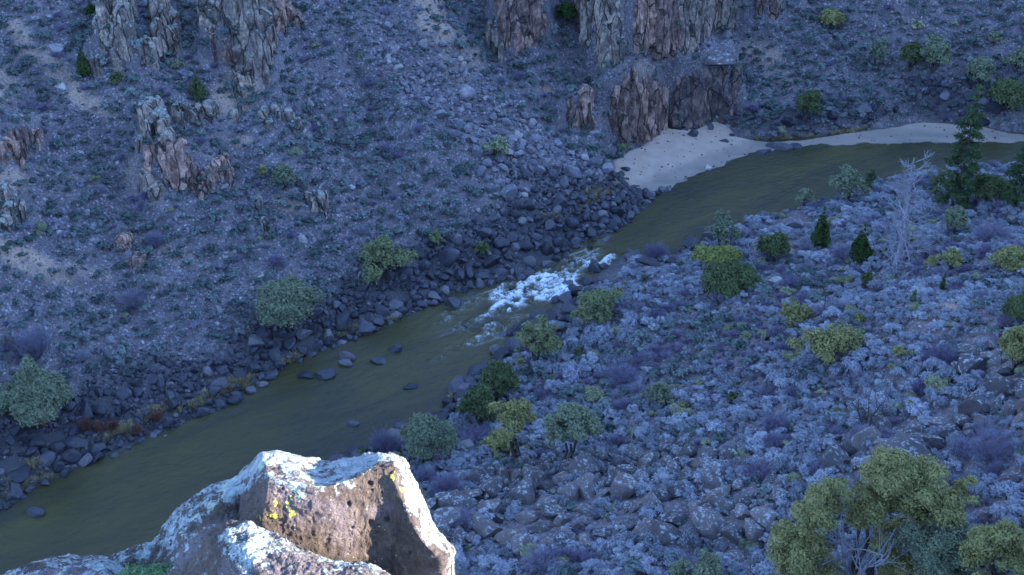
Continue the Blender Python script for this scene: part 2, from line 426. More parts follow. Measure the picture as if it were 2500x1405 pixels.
M = dict(
    ground=mat_ground(), sand=mat_sand(), water=mat_water(), lrock=mat_lichenrock(),
    pale2=mat_stone('flat_grey_slab', [(.0, (.17, .165, .17)), (1, (.21, .20, .20))], .1),
    red=mat_stone('reddish_slab', [(.0, (.17, .125, .115)), (1, (.2, .14, .125))], .1),
    red3=mat_stone('red_block', [(.0, (.20, .12, .09)), (1, (.24, .14, .10))], .1),
    dark=mat_stone('dark_basalt', [(.0, (.016, .016, .022)), (.5, (.036, .034, .044)), (.85, (.062, .057, .07)), (1, (.13, .115, .115))], .12, (.2, .19, .17), .62),
    talus=mat_stone('grey_talus', [(.0, (.085, .078, .092)), (.5, (.145, .132, .148)), (.85, (.20, .18, .19)), (1, (.31, .26, .23))], .45),
    lich=mat_stone('lichened_boulder', [(.0, (.05, .043, .045)), (.5, (.085, .070, .068)), (1, (.14, .11, .10))], .55, (.28, .31, .31)),
    pale=mat_stone('pale_boulder', [(.0, (.33, .31, .30)), (1, (.46, .43, .40))], .3, (.5, .5, .46)),
    red_rock=mat_outcrop('red_brown_cliff', (.24, .14, .105), (.50, .32, .24), lic=.42),
    tan_rock=mat_outcrop('tan_grey_cliff', (.20, .155, .125), (.44, .34, .26), (.33, .37, .31), lic=.72),
    dark_rock=mat_outcrop('dark_cliff', (.10, .072, .066), (.28, .18, .145), lic=.35),
    sage=mat_leaf('sage_leaves', [(.0, (.20, .215, .245)), (.3, (.28, .29, .34)), (.75, (.365, .375, .445)), (.92, (.43, .435, .48)), (1, (.37, .345, .44))]),
    sage_far=mat_leaf('dark_sage_leaves', [(.0, (.10, .13, .12)), (.5, (.155, .19, .185)), (.85, (.22, .25, .25)), (1, (.25, .23, .29))]),
    bare=mat_leaf('bare_twigs', [(.0, (.20, .17, .26)), (.6, (.26, .23, .33)), (1, (.33, .31, .38))]),
    rabbit=mat_leaf('rabbitbrush', [(.0, (.24, .26, .15)), (1, (.36, .36, .24))]),
    drygrass=mat_leaf('dry_grass_blades', [(.0, (.36, .29, .17)), (1, (.50, .42, .27))]),
    redtwig=mat_leaf('red_twigs', [(.0, (.20, .10, .085)), (1, (.27, .14, .11))]),
    juniper=mat_leaf('juniper_green', [(.0, (.10, .125, .06)), (1, (.125, .15, .07))]),
    juniper_y=mat_leaf('juniper_yellow_green', [(.0, (.25, .235, .10)), (1, (.31, .29, .125))]),
    juniper_g=mat_leaf('juniper_grey_green', [(.0, (.18, .205, .135)), (1, (.22, .24, .155))]),
    conifer=mat_leaf('conifer_green', [(.0, (.045, .07, .024)), (1, (.06, .09, .032))]),
    pine=mat_leaf('pine_green', [(.0, (.07, .10, .05)), (1, (.085, .12, .06))]),
    willow=mat_leaf('willow_green', [(.0, (.20, .215, .11)), (1, (.23, .24, .125))]),
    bright=mat_leaf('bright_yellow_green', [(.0, (.23, .24, .08)), (1, (.26, .27, .09))]),
    bark=mat_wood('dark_bark', (.035, .028, .026), (.085, .068, .06)),
    deadwood=mat_wood('weathered_wood', (.17, .155, .17), (.34, .32, .34)),
    moss=mat_leaf('rock_moss', [(.0, (.12, .20, .10)), (1, (.16, .25, .13))]),
)
# ------------------------------------------------------------------ cliffs lift the terrain behind them (lowest first)
add_step('lower', [(1472, 318), (1512, 338), (1590, 345), (1622, 312), (1700, 303), (1792, 290)], 8.0, 24)
add_step('upper', [(1462, 150), (1520, 158), (1600, 138), (1650, 132), (1700, 98), (1800, 75)], 11.0, 30)
add_step('pillar', [(1382, 318), (1442, 322)], 4.5, 12)
add_step('topmid', [(1222, 130), (1270, 136), (1322, 100)], 8.0, 24)
add_step('topright', [(1850, 40), (1888, 44)], 7.0, 20)
add_step('ribtop', [(235, 190), (330, 205)], 4.5, 14)
add_step('ribright', [(505, 150), (640, 235)], 6.0, 16)
add_step('riblow', [(345, 490), (480, 485)], 3.6, 10)
add_step('farleft', [(-20, 395), (75, 400)], 3.5, 10)

# ------------------------------------------------------------------ terrain sheet
def axis(lo, hi, fine, outer):
    a = list(np.arange(lo, hi, fine)); s = fine; x = a[-1]
    while x < outer: s *= 1.13; x += s; a.append(x)
    s = fine; x = a[0]; b = []
    while x > -outer: s *= 1.13; x -= s; b.append(x)
    return np.array(b[::-1] + a)
gx = axis(-105, 130, .5, 1800); gy = axis(44, 268, .5, 1800)
X, Y = np.meshgrid(gx, gy)
hz = H(X.ravel(), Y.ravel())
fS, nS, sS = sds(X.ravel(), Y.ravel())
U, Vv, Dd = proj(np.stack([X.ravel(), Y.ravel(), hz], 1))
def blobs(u, v, L):
    r = np.zeros(u.shape)
    for (a, b, ra, rb, ang, w) in L:
        c, s = math.cos(R(ang)), math.sin(R(ang))
        du = (u - a) * c + (v - b) * s; dv = -(u - a) * s + (v - b) * c
        r = np.maximum(r, w * (1 - sst(.45, 1.0, np.sqrt((du / ra) ** 2 + (dv / rb) ** 2))))
    return r
TAN = [(60, 100, 90, 34, 55, .9), (420, 620, 120, 30, 20, .35), (880, 500, 60, 30, 0, .3), (700, 500, 50, 25, 10, .5), (330, 430, 40, 60, 0, .4), (150, 190, 130, 32, 50, 1), (240, 260, 60, 25, 30, .7), (75, 640, 150, 40, 25, 1), (20, 610, 60, 30, 0, .8), (200, 660, 100, 22, 15, .7),
       (610, 190, 55, 80, 0, .9), (560, 235, 60, 60, 20, .8), (590, 340, 40, 20, 0, .5), (560, 345, 60, 20, 10, .5), (1860, 130, 70, 45, 20, .6),
       (1570, 165, 70, 18, 0, .8), (1900, 190, 60, 30, 30, .5), (1640, 110, 90, 20, -10, .7), (1055, 40, 55, 110, -22, .9), (1110, 160, 40, 70, -35, .6), (2340, 745, 150, 30, -20, .6), (2250, 720, 90, 25, -20, .5),
       (30, 440, 50, 40, 0, .7), (0, 210, 60, 60, 0, .5), (1150, 130, 30, 90, -30, .4), (1480, 290, 40, 30, 0, .3)]
tan = blobs(U, Vv, TAN) * (Dd > 0) * (np.abs(X.ravel()) < 140) * (Y.ravel() > 40)
tan = tan * (.6 + .6 * sst(-.3, .4, fbm(X.ravel() * .3, Y.ravel() * .3, seed=44)))
bw_u = [0, 300, 500, 700, 900, 1100, 1250, 1400, 1520, 1600, 1700]; bw = [9, 9, 7.2, 6, 6.5, 8.5, 12.5, 10.5, 6.5, 1.5, 0]
dark = (1 - sst(.6, 1.15, fS / (np.interp(U, bw_u, bw) + .01))) * (fS > -2) * (U < 1640)
dark = np.maximum(dark, blobs(U, Vv, [(1900, 290, 170, 45, 5, .8), (2050, 270, 160, 50, 0, .7), (2300, 250, 160, 70, 10, .8)]))
dark = np.maximum(dark, (1 - sst(2, 5, nS)) * (nS > -2) * .8)
wet = 1 - sst(.05, .35, hz)
wet = wet * (np.abs(hz) < 3)
F = gridF(len(gy), len(gx))
me = mesh_np('hillside', np.stack([X.ravel(), Y.ravel(), hz], 1), F[:, ::1], True,
             dict(tan=np.clip(tan, 0, 1), dark=np.clip(dark, 0, 1), wet=np.clip(wet, 0, 1)))
link('hillside', me, M['ground']); tag(bpy.data.objects['hillside'], kind='structure')

# ------------------------------------------------------------------ sandy beach: its own sheet domed over the bank
sx = np.arange(8, 125, .3); sy = np.arange(160, 215, .3)
SX, SY = np.meshgrid(sx, sy)
dp = sand_d(SX.ravel(), SY.ravel()) + .3 * fbm(SX.ravel() * .4, SY.ravel() * .4, seed=72)
f_s, _, _ = sds(SX.ravel(), SY.ravel())
sz = .02 + .10 * np.maximum(f_s, -3) + .014 * fbm(SX.ravel() * .25, SY.ravel() * .25, seed=71) + .012 * fbm(SX.ravel() * 1.5, SY.ravel() * 1.5, seed=75)
sz = np.minimum(sz, 1.5 + .02 * sz) - .5 * (1 - sst(-.6, .5, dp))
keep = (dp > -1.0).reshape(SX.shape)
F = gridF(*SX.shape); kf = keep.ravel()[F].all(1); F = F[kf]
used = np.unique(F); remap = -np.ones(SX.size, int); remap[used] = np.arange(len(used))
wetS = (1 - sst(.22, .50 + .010 * np.clip(SX.ravel() - 35, 0, 30), sz)) * (.75 + .25 * sst(-.2, .2, fbm(SX.ravel() * .12, SY.ravel() * .5, seed=6)))
me = mesh_np('sandy_beach', np.stack([SX.ravel(), SY.ravel(), sz], 1)[used], remap[F], True, dict(wet=np.clip(wetS, 0, 1)[used]))
tag(link('sandy_beach', me, M['sand']), kind='structure')
def sandz(x, y): return H(x, y)[0] + .2

# ------------------------------------------------------------------ river
SPL = [(1430, 687, 1.2), (1385, 692, .9), (1247, 703, .8), (1510, 640, 1.3), (1450, 612, .8), (1135, 795, .5), (1220, 817, .6), (1400, 665, .8)]
ls = np.concatenate([np.arange(-420, -75, 3.0), np.arange(-75, 190, .24), np.arange(190, 700, 4.0)])
ln = np.concatenate([np.arange(-90, 36, 3.0), np.arange(36, 160, .3), np.arange(160, 260, 5.0)])
LS, LN = np.meshgrid(ls, ln); wx = (LS * SA[0] + LN * SN[0]).ravel(); wy = (LS * SA[1] + LN * SN[1]).ravel()
wu, wv, wD = proj(np.stack([wx, wy, wx * 0], 1))
FOAM = [(1330, 690, 125, 38, -20, 1.0), (1300, 720, 110, 30, -10, 1.0), (1250, 745, 80, 26, -18, .95), (1400, 655, 95, 26, -28, .82), (1475, 645, 48, 16, -38, 1.1), (1440, 625, 45, 18, -25, .55),
        (1350, 720, 75, 26, -12, 1.0), (1230, 715, 60, 30, -30, .75), (1170, 790, 75, 26, -25, .5), (1150, 835, 95, 16, -14, .5), (1205, 818, 26, 6, 0, .9), (1105, 808, 30, 8, -5, .5),
        (1400, 635, 40, 12, -30, .6), (1120, 755, 100, 30, -30, .38), (1240, 790, 110, 28, -15, .45), (1085, 870, 60, 12, -20, .3), (1470, 590, 30, 10, 0, .35), (1375, 640, 12, 14, 0, .5)]
foam = blobs(wu, wv, FOAM) * (wD > 20) * (np.abs(wu - 1280) < 320)
warp = fbm(wx * .35, wy * .35, o=3, seed=55) * 1.6
swirl = ridge(LS.ravel() * .33 + warp, LN.ravel() * .75 + warp * 1.2, o=3, seed=61)
swirl2 = ridge(LS.ravel() * .9 + warp * 2, LN.ravel() * 1.1 - warp * 2, o=3, seed=65)
amt = np.clip(foam * (.20 + .80 * swirl + .65 * swirl2), 0, 1.15)
wz = .015 * fbm(wx * .6, wy * .9, seed=81) + foam * (.55 * swirl + .25 * swirl2)
dist_rock = []
for (a, b, w) in SPL:
    q = atz(a, b)
    ds = (wx - q[0]) * SA[0] + (wy - q[1]) * SA[1]; dn = (wx - q[0]) * SN[0] + (wy - q[1]) * SN[1]
    # pillow above the rock, streak of foam below it
    r = np.hypot(ds, dn)
    amt = np.maximum(amt, .9 * w * np.exp(-((r - 1.5 * w) / .35) ** 2) * sst(-1, 1, -ds / w + .6) * .8)
    tail = np.exp(-(np.abs(np.abs(dn) - .9 * w) / .35) ** 2) * sst(0, 1, -ds) * (1 - sst(3, 7, -ds))
    amt = np.maximum(amt, .7 * w * tail)
    wz = wz + .12 * w * np.exp(-((r - 1.2 * w) / .6) ** 2)
me = mesh_np('river_water', np.stack([wx, wy, wz], 1), gridF(*LS.shape), True, dict(foam=np.clip(amt, 0, 1.2)))
tag(link('river_water', me, M['water']), kind='structure')

# ------------------------------------------------------------------ sky and sun
w = bpy.data.worlds.new('World'); scene.world = w; w.use_nodes = True
nt = w.node_tree; bg = nt.nodes['Background']; sky = nt.nodes.new('ShaderNodeTexSky')
sky.sky_type = 'NISHITA'; sky.sun_disc = False
SUN_EL = R(15); SD = np.array([.985, -.17]); SD /= np.linalg.norm(SD)
sky.sun_elevation = SUN_EL; sky.sun_rotation = math.atan2(SD[0], SD[1])
sky.altitude = 1900; sky.air_density = 0.5; sky.dust_density = 0.1; sky.ozone_density = 2.0
nt.links.new(sky.outputs[0], bg.inputs[0]); bg.inputs[1].default_value = .15
sl = bpy.data.lights.new('sun', 'SUN'); sl.energy = 2.0; sl.angle = R(.5); sl.color = (1, .93, .82)
so = bpy.data.objects.new('sun', sl); COL.objects.link(so)
dv = Vector((SD[0] * math.cos(SUN_EL), SD[1] * math.cos(SUN_EL), math.sin(SUN_EL)))
so.rotation_euler = (-dv).to_track_quat('-Z', 'Y').to_euler(); so.location = (0, 0, 200)
scene.view_settings.view_transform = 'Standard'; scene.view_settings.look = 'None'
scene.view_settings.exposure = 3.8; scene.view_settings.gamma = 1
scene.cycles.max_bounces = 5; scene.cycles.diffuse_bounces = 3; scene.cycles.glossy_bounces = 2
scene.cycles.transmission_bounces = 2; scene.cycles.transparent_max_bounces = 4
# ------------------------------------------------------------------ shapes to copy
_ico = {}
def ico(sub):
    if sub not in _ico:
        bm = bmesh.new(); bmesh.ops.create_icosphere(bm, subdivisions=sub, radius=1)
        V = np.array([v.co for v in bm.verts]); F = np.array([[v.index for v in f.verts] for f in bm.faces]); bm.free()
        _ico[sub] = (V, F)
    V, F = _ico[sub]; return V.copy(), F
def boulder_mesh(name, seed, sub=3, flat=.8, planes=11, rough=.05):
    """unit block (radius about 1) cut by random planes, slightly worn"""
    r = np.random.default_rng(seed); V, F = ico(sub)
    V = V * 1.25
    for i in range(planes):
        n = r.normal(size=3); n /= np.linalg.norm(n); d = r.uniform(.58, .92)
        q = V @ n; m = q > d
        V[m] -= (q[m] - d)[:, None] * n * .97
    V += rough * np.stack([vn(V[:, 0] * 2.3 + seed, V[:, 1] * 2.3, V[:, 2] * 2.3, seed + i) for i in range(3)], 1)
    V *= np.array([1.12, .92, flat])
    return mesh_np(name, V, F, False)
BOULD = [boulder_mesh('boulder_shape', 100 + i, 3, [.7, .85, .62, .95][i % 4], 9 + i % 5) for i in range(10)]
STONE = [boulder_mesh('stone_shape', 300 + i, 2, [.7, .85, .6, .9][i % 4], 7 + i % 4, .03) for i in range(8)]

def cards(C, N_, s, r, asp=1.7):
    """one small quad per centre, leaning towards its outward direction"""
    n = len(C)
    cn = N_ + r.normal(size=(n, 3)) * .55 + [0, 0, .25]
    t = r.normal(size=(n, 3)) + N_ * .5
    a = np.cross(cn, t); a /= np.linalg.norm(a, axis=1)[:, None] + 1e-9
    t = np.cross(a, cn); t /= np.linalg.norm(t, axis=1)[:, None] + 1e-9
    s = s * r.uniform(.6, 1.35, n)
    t = t * (s * asp / 2)[:, None]; a = a * (s / 2)[:, None]
    V = np.stack([C - t - a * .6, C - t * .2 + a, C + t + a * .35, C + t * .4 - a], 1).reshape(-1, 3)
    return V, np.arange(n * 4).reshape(n, 4)
def blobcloud(B, per, s, r, shell=.45, asp=1.7, lift=0):
    """B: rows of x y z rx ry rz; leaves fill the outer part of every blob"""
    B = np.asarray(B, float); C = []; Nn = []
    for b in B:
        n = max(4, int(per * (b[3] * b[4] + b[3] * b[5]) / 2))
        d = r.normal(size=(n, 3)); d /= np.linalg.norm(d, axis=1)[:, None]
        d[:, 2] = np.where(d[:, 2] < -.35, -d[:, 2], d[:, 2])
        rad = shell + (1 - shell) * r.random(n) ** .6
        rad *= 1 + .30 * r.random(n) ** 5
        rad *= 1 + .18 * vn(d[:, 0] * 3 + b[0] * 5, d[:, 1] * 3, d[:, 2] * 3, 5)
        C.append(b[:3] + d * rad[:, None] * b[3:6]); Nn.append(d + [0, 0, lift])
    return cards(np.concatenate(C), np.concatenate(Nn), s, r, asp)
def sage_mesh(name, seed, n=15, per=1150, s=.092):
    r = np.random.default_rng(seed); B = []
    for i in range(n):
        a = r.uniform(0, 2 * np.pi); q = r.uniform(0, .72) ** .7
        B.append([q * math.cos(a), q * math.sin(a), .28 + .5 * (1 - q * q) * r.uniform(.6, 1.15), *(r.uniform(.2, .36) * np.array([1, 1, .9]))])
    m = MB(); m.add(*blobcloud(B, per, s, r, .3))
    for i in range(7):
        b = B[i]; p = np.array([[0, 0, -.15], [b[0] * .5, b[1] * .5, b[2] * .4], b[:3]]); m.add(*tube(p, [.04, .03, .015], 4))
    return m.mesh(name)
def twig_mesh(name, seed, n=150, wid=.016):
    """leafless bush: a fan of thin upright stems with side twigs"""
    r = np.random.default_rng(seed); m = MB()
    for i in range(n):
        a = r.uniform(0, 2 * np.pi); q = r.uniform(.1, 1) ** .6
        e = np.array([q * math.cos(a), q * math.sin(a), r.uniform(.6, 1.15) * (1.1 - .45 * q)])
        b0 = np.array([e[0], e[1], 0]) * .15 + [0, 0, -.1]
        mid = b0 * .5 + e * .5 + [0, 0, .08] + r.normal(size=3) * .05
        m.add(*tube([b0, mid, e], [wid, wid * .8, wid * .4], 3))
        for k in range(2):
            m.add(*tube([mid * (1 - .4 * k) + e * .4 * k, mid * .4 + e * .6 + r.normal(size=3) * .17], [wid * .6, wid * .3], 3))
    return m.mesh(name)
def tuft_mesh(name, seed, n=110):
    r = np.random.default_rng(seed); C = []; V = []; 
    for i in range(n):
        a = r.uniform(0, 2 * np.pi); q = r.uniform(0, .5); L = r.uniform(.5, 1.0)
        b = np.array([q * math.cos(a), q * math.sin(a), -.05]); e = b * 2.1 + [0, 0, L * .8]; sd = np.array([-math.sin(a), math.cos(a), 0]) * .035
        V += [b - sd, b + sd, e + sd * .4, e - sd * .4]
    return mesh_np(name, np.array(V), np.arange(4 * n).reshape(n, 4))
SAGE = [sage_mesh('sage_shape', 500 + i) for i in range(5)]
SAGEL = [sage_mesh('sage_low_shape', 520 + i, 10, 380, .17) for i in range(4)]
BARE = [twig_mesh('bare_bush_shape', 540 + i) for i in range(3)]
TUFT = [tuft_mesh('tuft_shape', 560 + i) for i in range(3)]

def protos(meshes, mat):
    out = []
    for me in meshes:
        c = me.copy(); c.materials.append(mat)
        out.append(c)
    return out
def stuff(name, shapes, P_, S_, R_, label=None, cat=None):
    """uncountable small things: one object that instances shapes on points"""
    n = len(P_)
    col = bpy.data.collections.new(name + '_shapes')
    for i, me in enumerate(shapes):
        o = bpy.data.objects.new('%s_shape' % name, me); col.objects.link(o)
    me = bpy.data.meshes.new(name); me.vertices.add(n); me.vertices.foreach_set('co', np.asarray(P_, np.float32).ravel())
    for nm, a in (('scl', S_), ('rot', R_)):
        me.attributes.new(nm, 'FLOAT_VECTOR', 'POINT').data.foreach_set('vector', np.asarray(a, np.float32).ravel())
    me.attributes.new('idx', 'INT', 'POINT').data.foreach_set('value', rng.integers(0, len(shapes), n).astype(np.int32))
    ob = bpy.data.objects.new(name, me); COL.objects.link(ob)
    g = bpy.data.node_groups.new(name, 'GeometryNodeTree')
    g.interface.new_socket('Geometry', in_out='INPUT', socket_type='NodeSocketGeometry')
    g.interface.new_socket('Geometry', in_out='OUTPUT', socket_type='NodeSocketGeometry')
    gi = g.nodes.new('NodeGroupInput'); go = g.nodes.new('NodeGroupOutput')
    ip = g.nodes.new('GeometryNodeInstanceOnPoints'); ci = g.nodes.new('GeometryNodeCollectionInfo')
    ci.inputs['Collection'].default_value = col; ci.inputs['Separate Children'].default_value = True; ci.inputs['Reset Children'].default_value = True
    ip.inputs['Pick Instance'].default_value = True
    L = g.links.new
    L(gi.outputs[0], ip.inputs['Points']); L(ci.outputs[0], ip.inputs['Instance'])
    for nm, dt, sk in (('scl', 'FLOAT_VECTOR', 'Scale'), ('rot', 'FLOAT_VECTOR', 'Rotation'), ('idx', 'INT', 'Instance Index')):
        na = g.nodes.new('GeometryNodeInputNamedAttribute'); na.data_type = dt; na.inputs['Name'].default_value = nm
        out = next(o for o in na.outputs if o.enabled and o.name == 'Attribute')
        if sk == 'Rotation':
            er = g.nodes.new('FunctionNodeEulerToRotation'); L(out, er.inputs[0]); out = er.outputs[0]
        L(out, ip.inputs[sk])
    L(ip.outputs[0], go.inputs[0])
    md = ob.modifiers.new('scatter', 'NODES'); md.node_group = g
    tag(ob, label, cat, kind='stuff')
    return ob

# ------------------------------------------------------------------ cliffs: clusters of worn basalt columns
def column(cx, cy, z0, z1, rx, ry, rot, seed, lean=(0, 0), sub=3):
    """one upright joint block: a box cut by steep random planes, stepped and chipped"""
    r = np.random.default_rng(seed); V, F = ico(sub); V = V.copy()
    p = 5.0; V /= (np.abs(V) ** p).sum(1)[:, None] ** (1 / p)
    for i in range(9):
        a = r.uniform(0, 6.28); n = np.array([math.cos(a), math.sin(a), r.normal() * .12 + .05]); n /= np.linalg.norm(n); d = r.uniform(.62, 1.0)
        q = V @ n; m = q > d; V[m] -= (q[m] - d)[:, None] * n
    for i in range(3):
        a = r.uniform(0, 6.28); n = np.array([math.cos(a) * .45, math.sin(a) * .45, r.uniform(.7, 1.2)]); n /= np.linalg.norm(n); d = r.uniform(.88, 1.05)
        q = V @ n; m = q > d; V[m] -= (q[m] - d)[:, None] * n
    hh = (z1 - z0) / 2
    # horizontal joints: parts of the block step in or out
    zz = V[:, 2] * hh / max(rx, .3)
    k = np.floor(zz * .9 + r.uniform(0, 1) + .35 * V[:, 0]); st = np.stack([np.sin(k * 12.9898 + seed), np.cos(k * 78.233 + seed)], 1) * .09
    V[:, :2] = V[:, :2] * (1 + .06 * np.sin(k * 37.7 + seed))[:, None] + st
    V[:, :2] *= 1 + .10 * fbm(V[:, 0] * 2.5 + seed, V[:, 1] * 2.5, zz * 1.2, o=3, seed=seed % 97)[:, None]
    V[:, :2] *= (1.12 - .16 * (V[:, 2] + 1) / 2)[:, None]
    x = V[:, 0] * rx; y = V[:, 1] * ry; c, s = math.cos(rot), math.sin(rot); T = (V[:, 2] + 1) / 2
    return np.stack([cx + x * c - y * s + lean[0] * T, cy + x * s + y * c + lean[1] * T, z0 + (z1 - z0) * T], 1), F
def outcrop(name, label, cols, mat, group=None, cat='rock outcrop'):
    """cols: list of (u, v_base, v_top, width_px[, depth factor]) columns seen in the wall"""
    bm_v = []; F4 = []; n = 0
    for i, cdef in enumerate(cols):
        u, vb, vt, wpx = cdef[:4]; seed = int(u * 7 + vb * 3 + i)
        r = np.random.default_rng(seed)
        b = hit(u, vb); D = (b - CAM) @ FW; m = D / FPX
        rx = wpx * m * .68; ry = rx * r.uniform(.8, 1.2) * (cdef[4] if len(cdef) > 4 else 1)
        hgt = (vb - vt) * m / .88
        cy = b[1] + ry * .75
        sb = 4 if wpx > 24 else 3
        def put(*a, **k):
            nonlocal n
            V, F = column(*a, **k); bm_v.append(V); F4.append(F + n); n += len(V)
        put(b[0], cy, b[2] - 1.5, b[2] + hgt, rx, ry, r.uniform(-.5, .5), seed, (r.normal() * .05 * hgt, .12 * hgt), sub=sb)
        for j in range(3 if wpx > 22 else 1):          # smaller blocks spalled round its foot and shoulders
            a = r.uniform(-1, 1); s_ = r.uniform(.35, .6)
            put(b[0] + a * rx * .8, cy - ry * r.uniform(.1, .6), b[2] - 1, b[2] + hgt * r.uniform(.25, .8), rx * s_ * 1.2, ry * s_, r.uniform(-.7, .7), seed + j + 50, (0, .1 * hgt), sub=3)
        put(b[0], cy + ry * 1.0 + .3, b[2], b[2] + hgt * .96, rx * 1.1, ry * 1.1, r.uniform(-.5, .5), seed + 99, (0, .12 * hgt), sub=3)
    V = np.concatenate(bm_v); F = np.concatenate(F4)
    me = mesh_np(name, V, F, False)
    return tag(link(name, me, mat), label, cat, group)
def jitcols(u0, u1, vb, vt, w, n, seed, jb=8, jt=14):
    """a run of n columns between two photo columns; base and top follow (start, end) pairs"""
    r = np.random.default_rng(seed); out = []
    for i in range(n):
        t = (i + .5) / n
        out.append((u0 + (u1 - u0) * t + r.normal() * w * .15, vb[0] + (vb[1] - vb[0]) * t + r.normal() * jb * .6,
                    vt[0] + (vt[1] - vt[0]) * t + r.normal() * jt, w * r.uniform(.75, 1.3)))
    return out
OC = []
def oc(*a, **k): OC.append(outcrop(*a, **k))
oc('rock_cliff', 'tall red brown cliff of upright columns standing above the left end of the sandy beach',
   [(1490, 312, 225, 26), (1512, 335, 205, 34), (1540, 338, 208, 36), (1568, 342, 205, 30), (1592, 338, 212, 26), (1610, 322, 215, 24)] + jitcols(1500, 1615, (325, 315), (212, 208), 22, 5, 3), M['red_rock'], cat='cliff')
oc('rock_cliff', 'dark shaded cliff with deep clefts right above the middle of the beach',
   [(1640, 300, 190, 36), (1665, 305, 200, 40), (1692, 298, 178, 34), (1715, 285, 180, 26), (1655, 312, 262, 44), (1700, 300, 250, 30)], M['dark_rock'], cat='cliff')
oc('rock_cliff', 'broken pillars under a slanted slab at the right end of the lower cliff',
   [(1742, 292, 190, 26), (1768, 294, 222, 36), (1785, 268, 168, 20), (1755, 262, 165, 26), (1796, 225, 160, 24)], M['dark_rock'], cat='cliff')
oc('rock_cliff', 'big reddish cliff of bulging pillars cut by the top edge of the photo',
   [(1545, 120, 10, 34), (1566, 128, -20, 30), (1590, 132, 15, 40), (1612, 128, -30, 34), (1645, 122, 12, 40), (1628, 115, -40, 34), (1575, 100, -60, 40), (1600, 90, -70, 40)] + jitcols(1540, 1660, (100, 90), (-60, -60), 34, 4, 9), M['red_rock'], cat='cliff')
oc('rock_cliff', 'pale tan cliff face with fine cracks on the right of the big reddish pillars',
   [(1680, 120, -20, 34), (1700, 98, -40, 34), (1722, 88, -40, 36), (1750, 78, -40, 34), (1776, 72, -40, 28), (1694, 110, 20, 24), (1668, 132, 30, 22), (1735, 80, 10, 26)] + jitcols(1680, 1780, (70, 50), (-70, -70), 34, 4, 5), M['tan_rock'], cat='cliff')
oc('rock_cliff', 'lichened grey tower with a rounded head left of the big reddish pillars',
   [(1500, 158, 50, 40), (1482, 150, 70, 28), (1470, 120, -10, 34), (1512, 130, 10, 30), (1440, 95, -20, 36), (1418, 70, -40, 30), (1495, 100, -50, 40)], M['tan_rock'], cat='cliff')
oc('rock_outcrop', 'short forked pair of rock pillars on the shrubby slope left of the lower cliff',
   [(1392, 312, 250, 26), (1408, 320, 268, 18), (1432, 318, 235, 24), (1424, 280, 222, 26)], M['red_rock'])
oc('rock_cliff', 'orange brown fluted cliff at the top edge between two shrubby gullies',
   [(1228, 100, -20, 26), (1248, 128, -30, 26), (1266, 110, -30, 28), (1288, 100, -30, 26), (1306, 92, 5, 26), (1318, 88, 30, 20), (1255, 134, 60, 18), (1240, 70, -60, 30), (1275, 60, -70, 30), (1300, 60, -60, 30)], M['red_rock'], cat='cliff')
oc('rock_outcrop', 'small grey rib left below the orange brown fluted cliff', [(1212, 140, 75, 18), (1200, 118, 60, 16), (1222, 165, 120, 12)], M['tan_rock'])
oc('rock_outcrop', 'brown pillar hanging from the top edge right of the pale tan cliff', [(1862, 30, -40, 26), (1884, 38, -40, 26), (1840, 12, -50, 22)], M['red_rock'])
oc('rock_outcrop', 'lichened rib with hollowed blocks near the top left',
   [(258, 120, 75, 26), (275, 150, 90, 30), (290, 140, 60, 40), (300, 120, 30, 40), (312, 140, 80, 26), (262, 165, 105, 22), (285, 180, 130, 26), (250, 70, -10, 30), (280, 60, -30, 40), (240, 185, 140, 20), (228, 195, 150, 12), (305, 60, -20, 30)], M['tan_rock'])
oc('rock_outcrop', 'cluster of tan blocks between the two big ribs near the top left',
   [(352, 150, 105, 22), (345, 155, 122, 18), (368, 156, 112, 26), (385, 145, 60, 24), (396, 110, 30, 22), (418, 75, 40, 24), (428, 140, 75, 22), (375, 70, 10, 22), (402, 60, -10, 24)], M['tan_rock'])
oc('rock_outcrop', 'square faced block standing on the left side of the broad pale buttress', [(530, 132, 88, 26), (552, 136, 92, 34), (540, 150, 120, 22)], M['red_rock'])
oc('rock_cliff', 'broad pale buttress with green grey lichen left of the talus run',
   [(575, 150, 60, 40), (600, 165, 50, 44), (628, 150, 60, 40), (645, 135, 70, 30), (590, 200, 120, 34), (615, 215, 140, 34), (570, 110, 10, 44), (600, 90, -20, 50), (560, 60, -30, 40), (590, 40, -60, 44), (640, 100, 30, 34), (578, 240, 190, 26), (640, 190, 150, 22), (520, 60, 0, 40), (500, 40, -20, 36)], M['tan_rock'], cat='cliff')
oc('rock_outcrop', 'dark brown rock step at the upper right of the broad pale buttress', [(655, 62, 15, 30), (680, 70, 25, 30), (700, 55, 20, 24), (668, 40, -15, 34), (725, 62, 35, 20)], M['red_rock'])
oc('rock_outcrop', 'row of rock teeth along the ledge above the split brown tower',
   [(350, 330, 265, 24), (362, 300, 255, 26), (375, 285, 250, 24), (425, 300, 262, 24), (435, 310, 285, 18), (455, 295, 262, 16), (480, 305, 265, 20), (505, 295, 258, 22), (520, 285, 258, 16), (470, 310, 275, 16)], M['tan_rock'])
oc('rock_outcrop', 'leaning pale tower with a dark cleft on its left side',
   [(385, 330, 285, 30), (398, 355, 300, 28), (405, 370, 330, 24), (360, 345, 300, 22), (342, 370, 340, 18)], M['tan_rock'])
oc('rock_outcrop', 'split brown tower of tall slabs in the middle of the left slope',
   [(365, 430, 365, 26), (390, 410, 350, 30), (402, 432, 380, 18), (432, 445, 360, 40), (452, 430, 385, 28), (418, 420, 345, 18), (385, 385, 350, 26)], M['red_rock'])
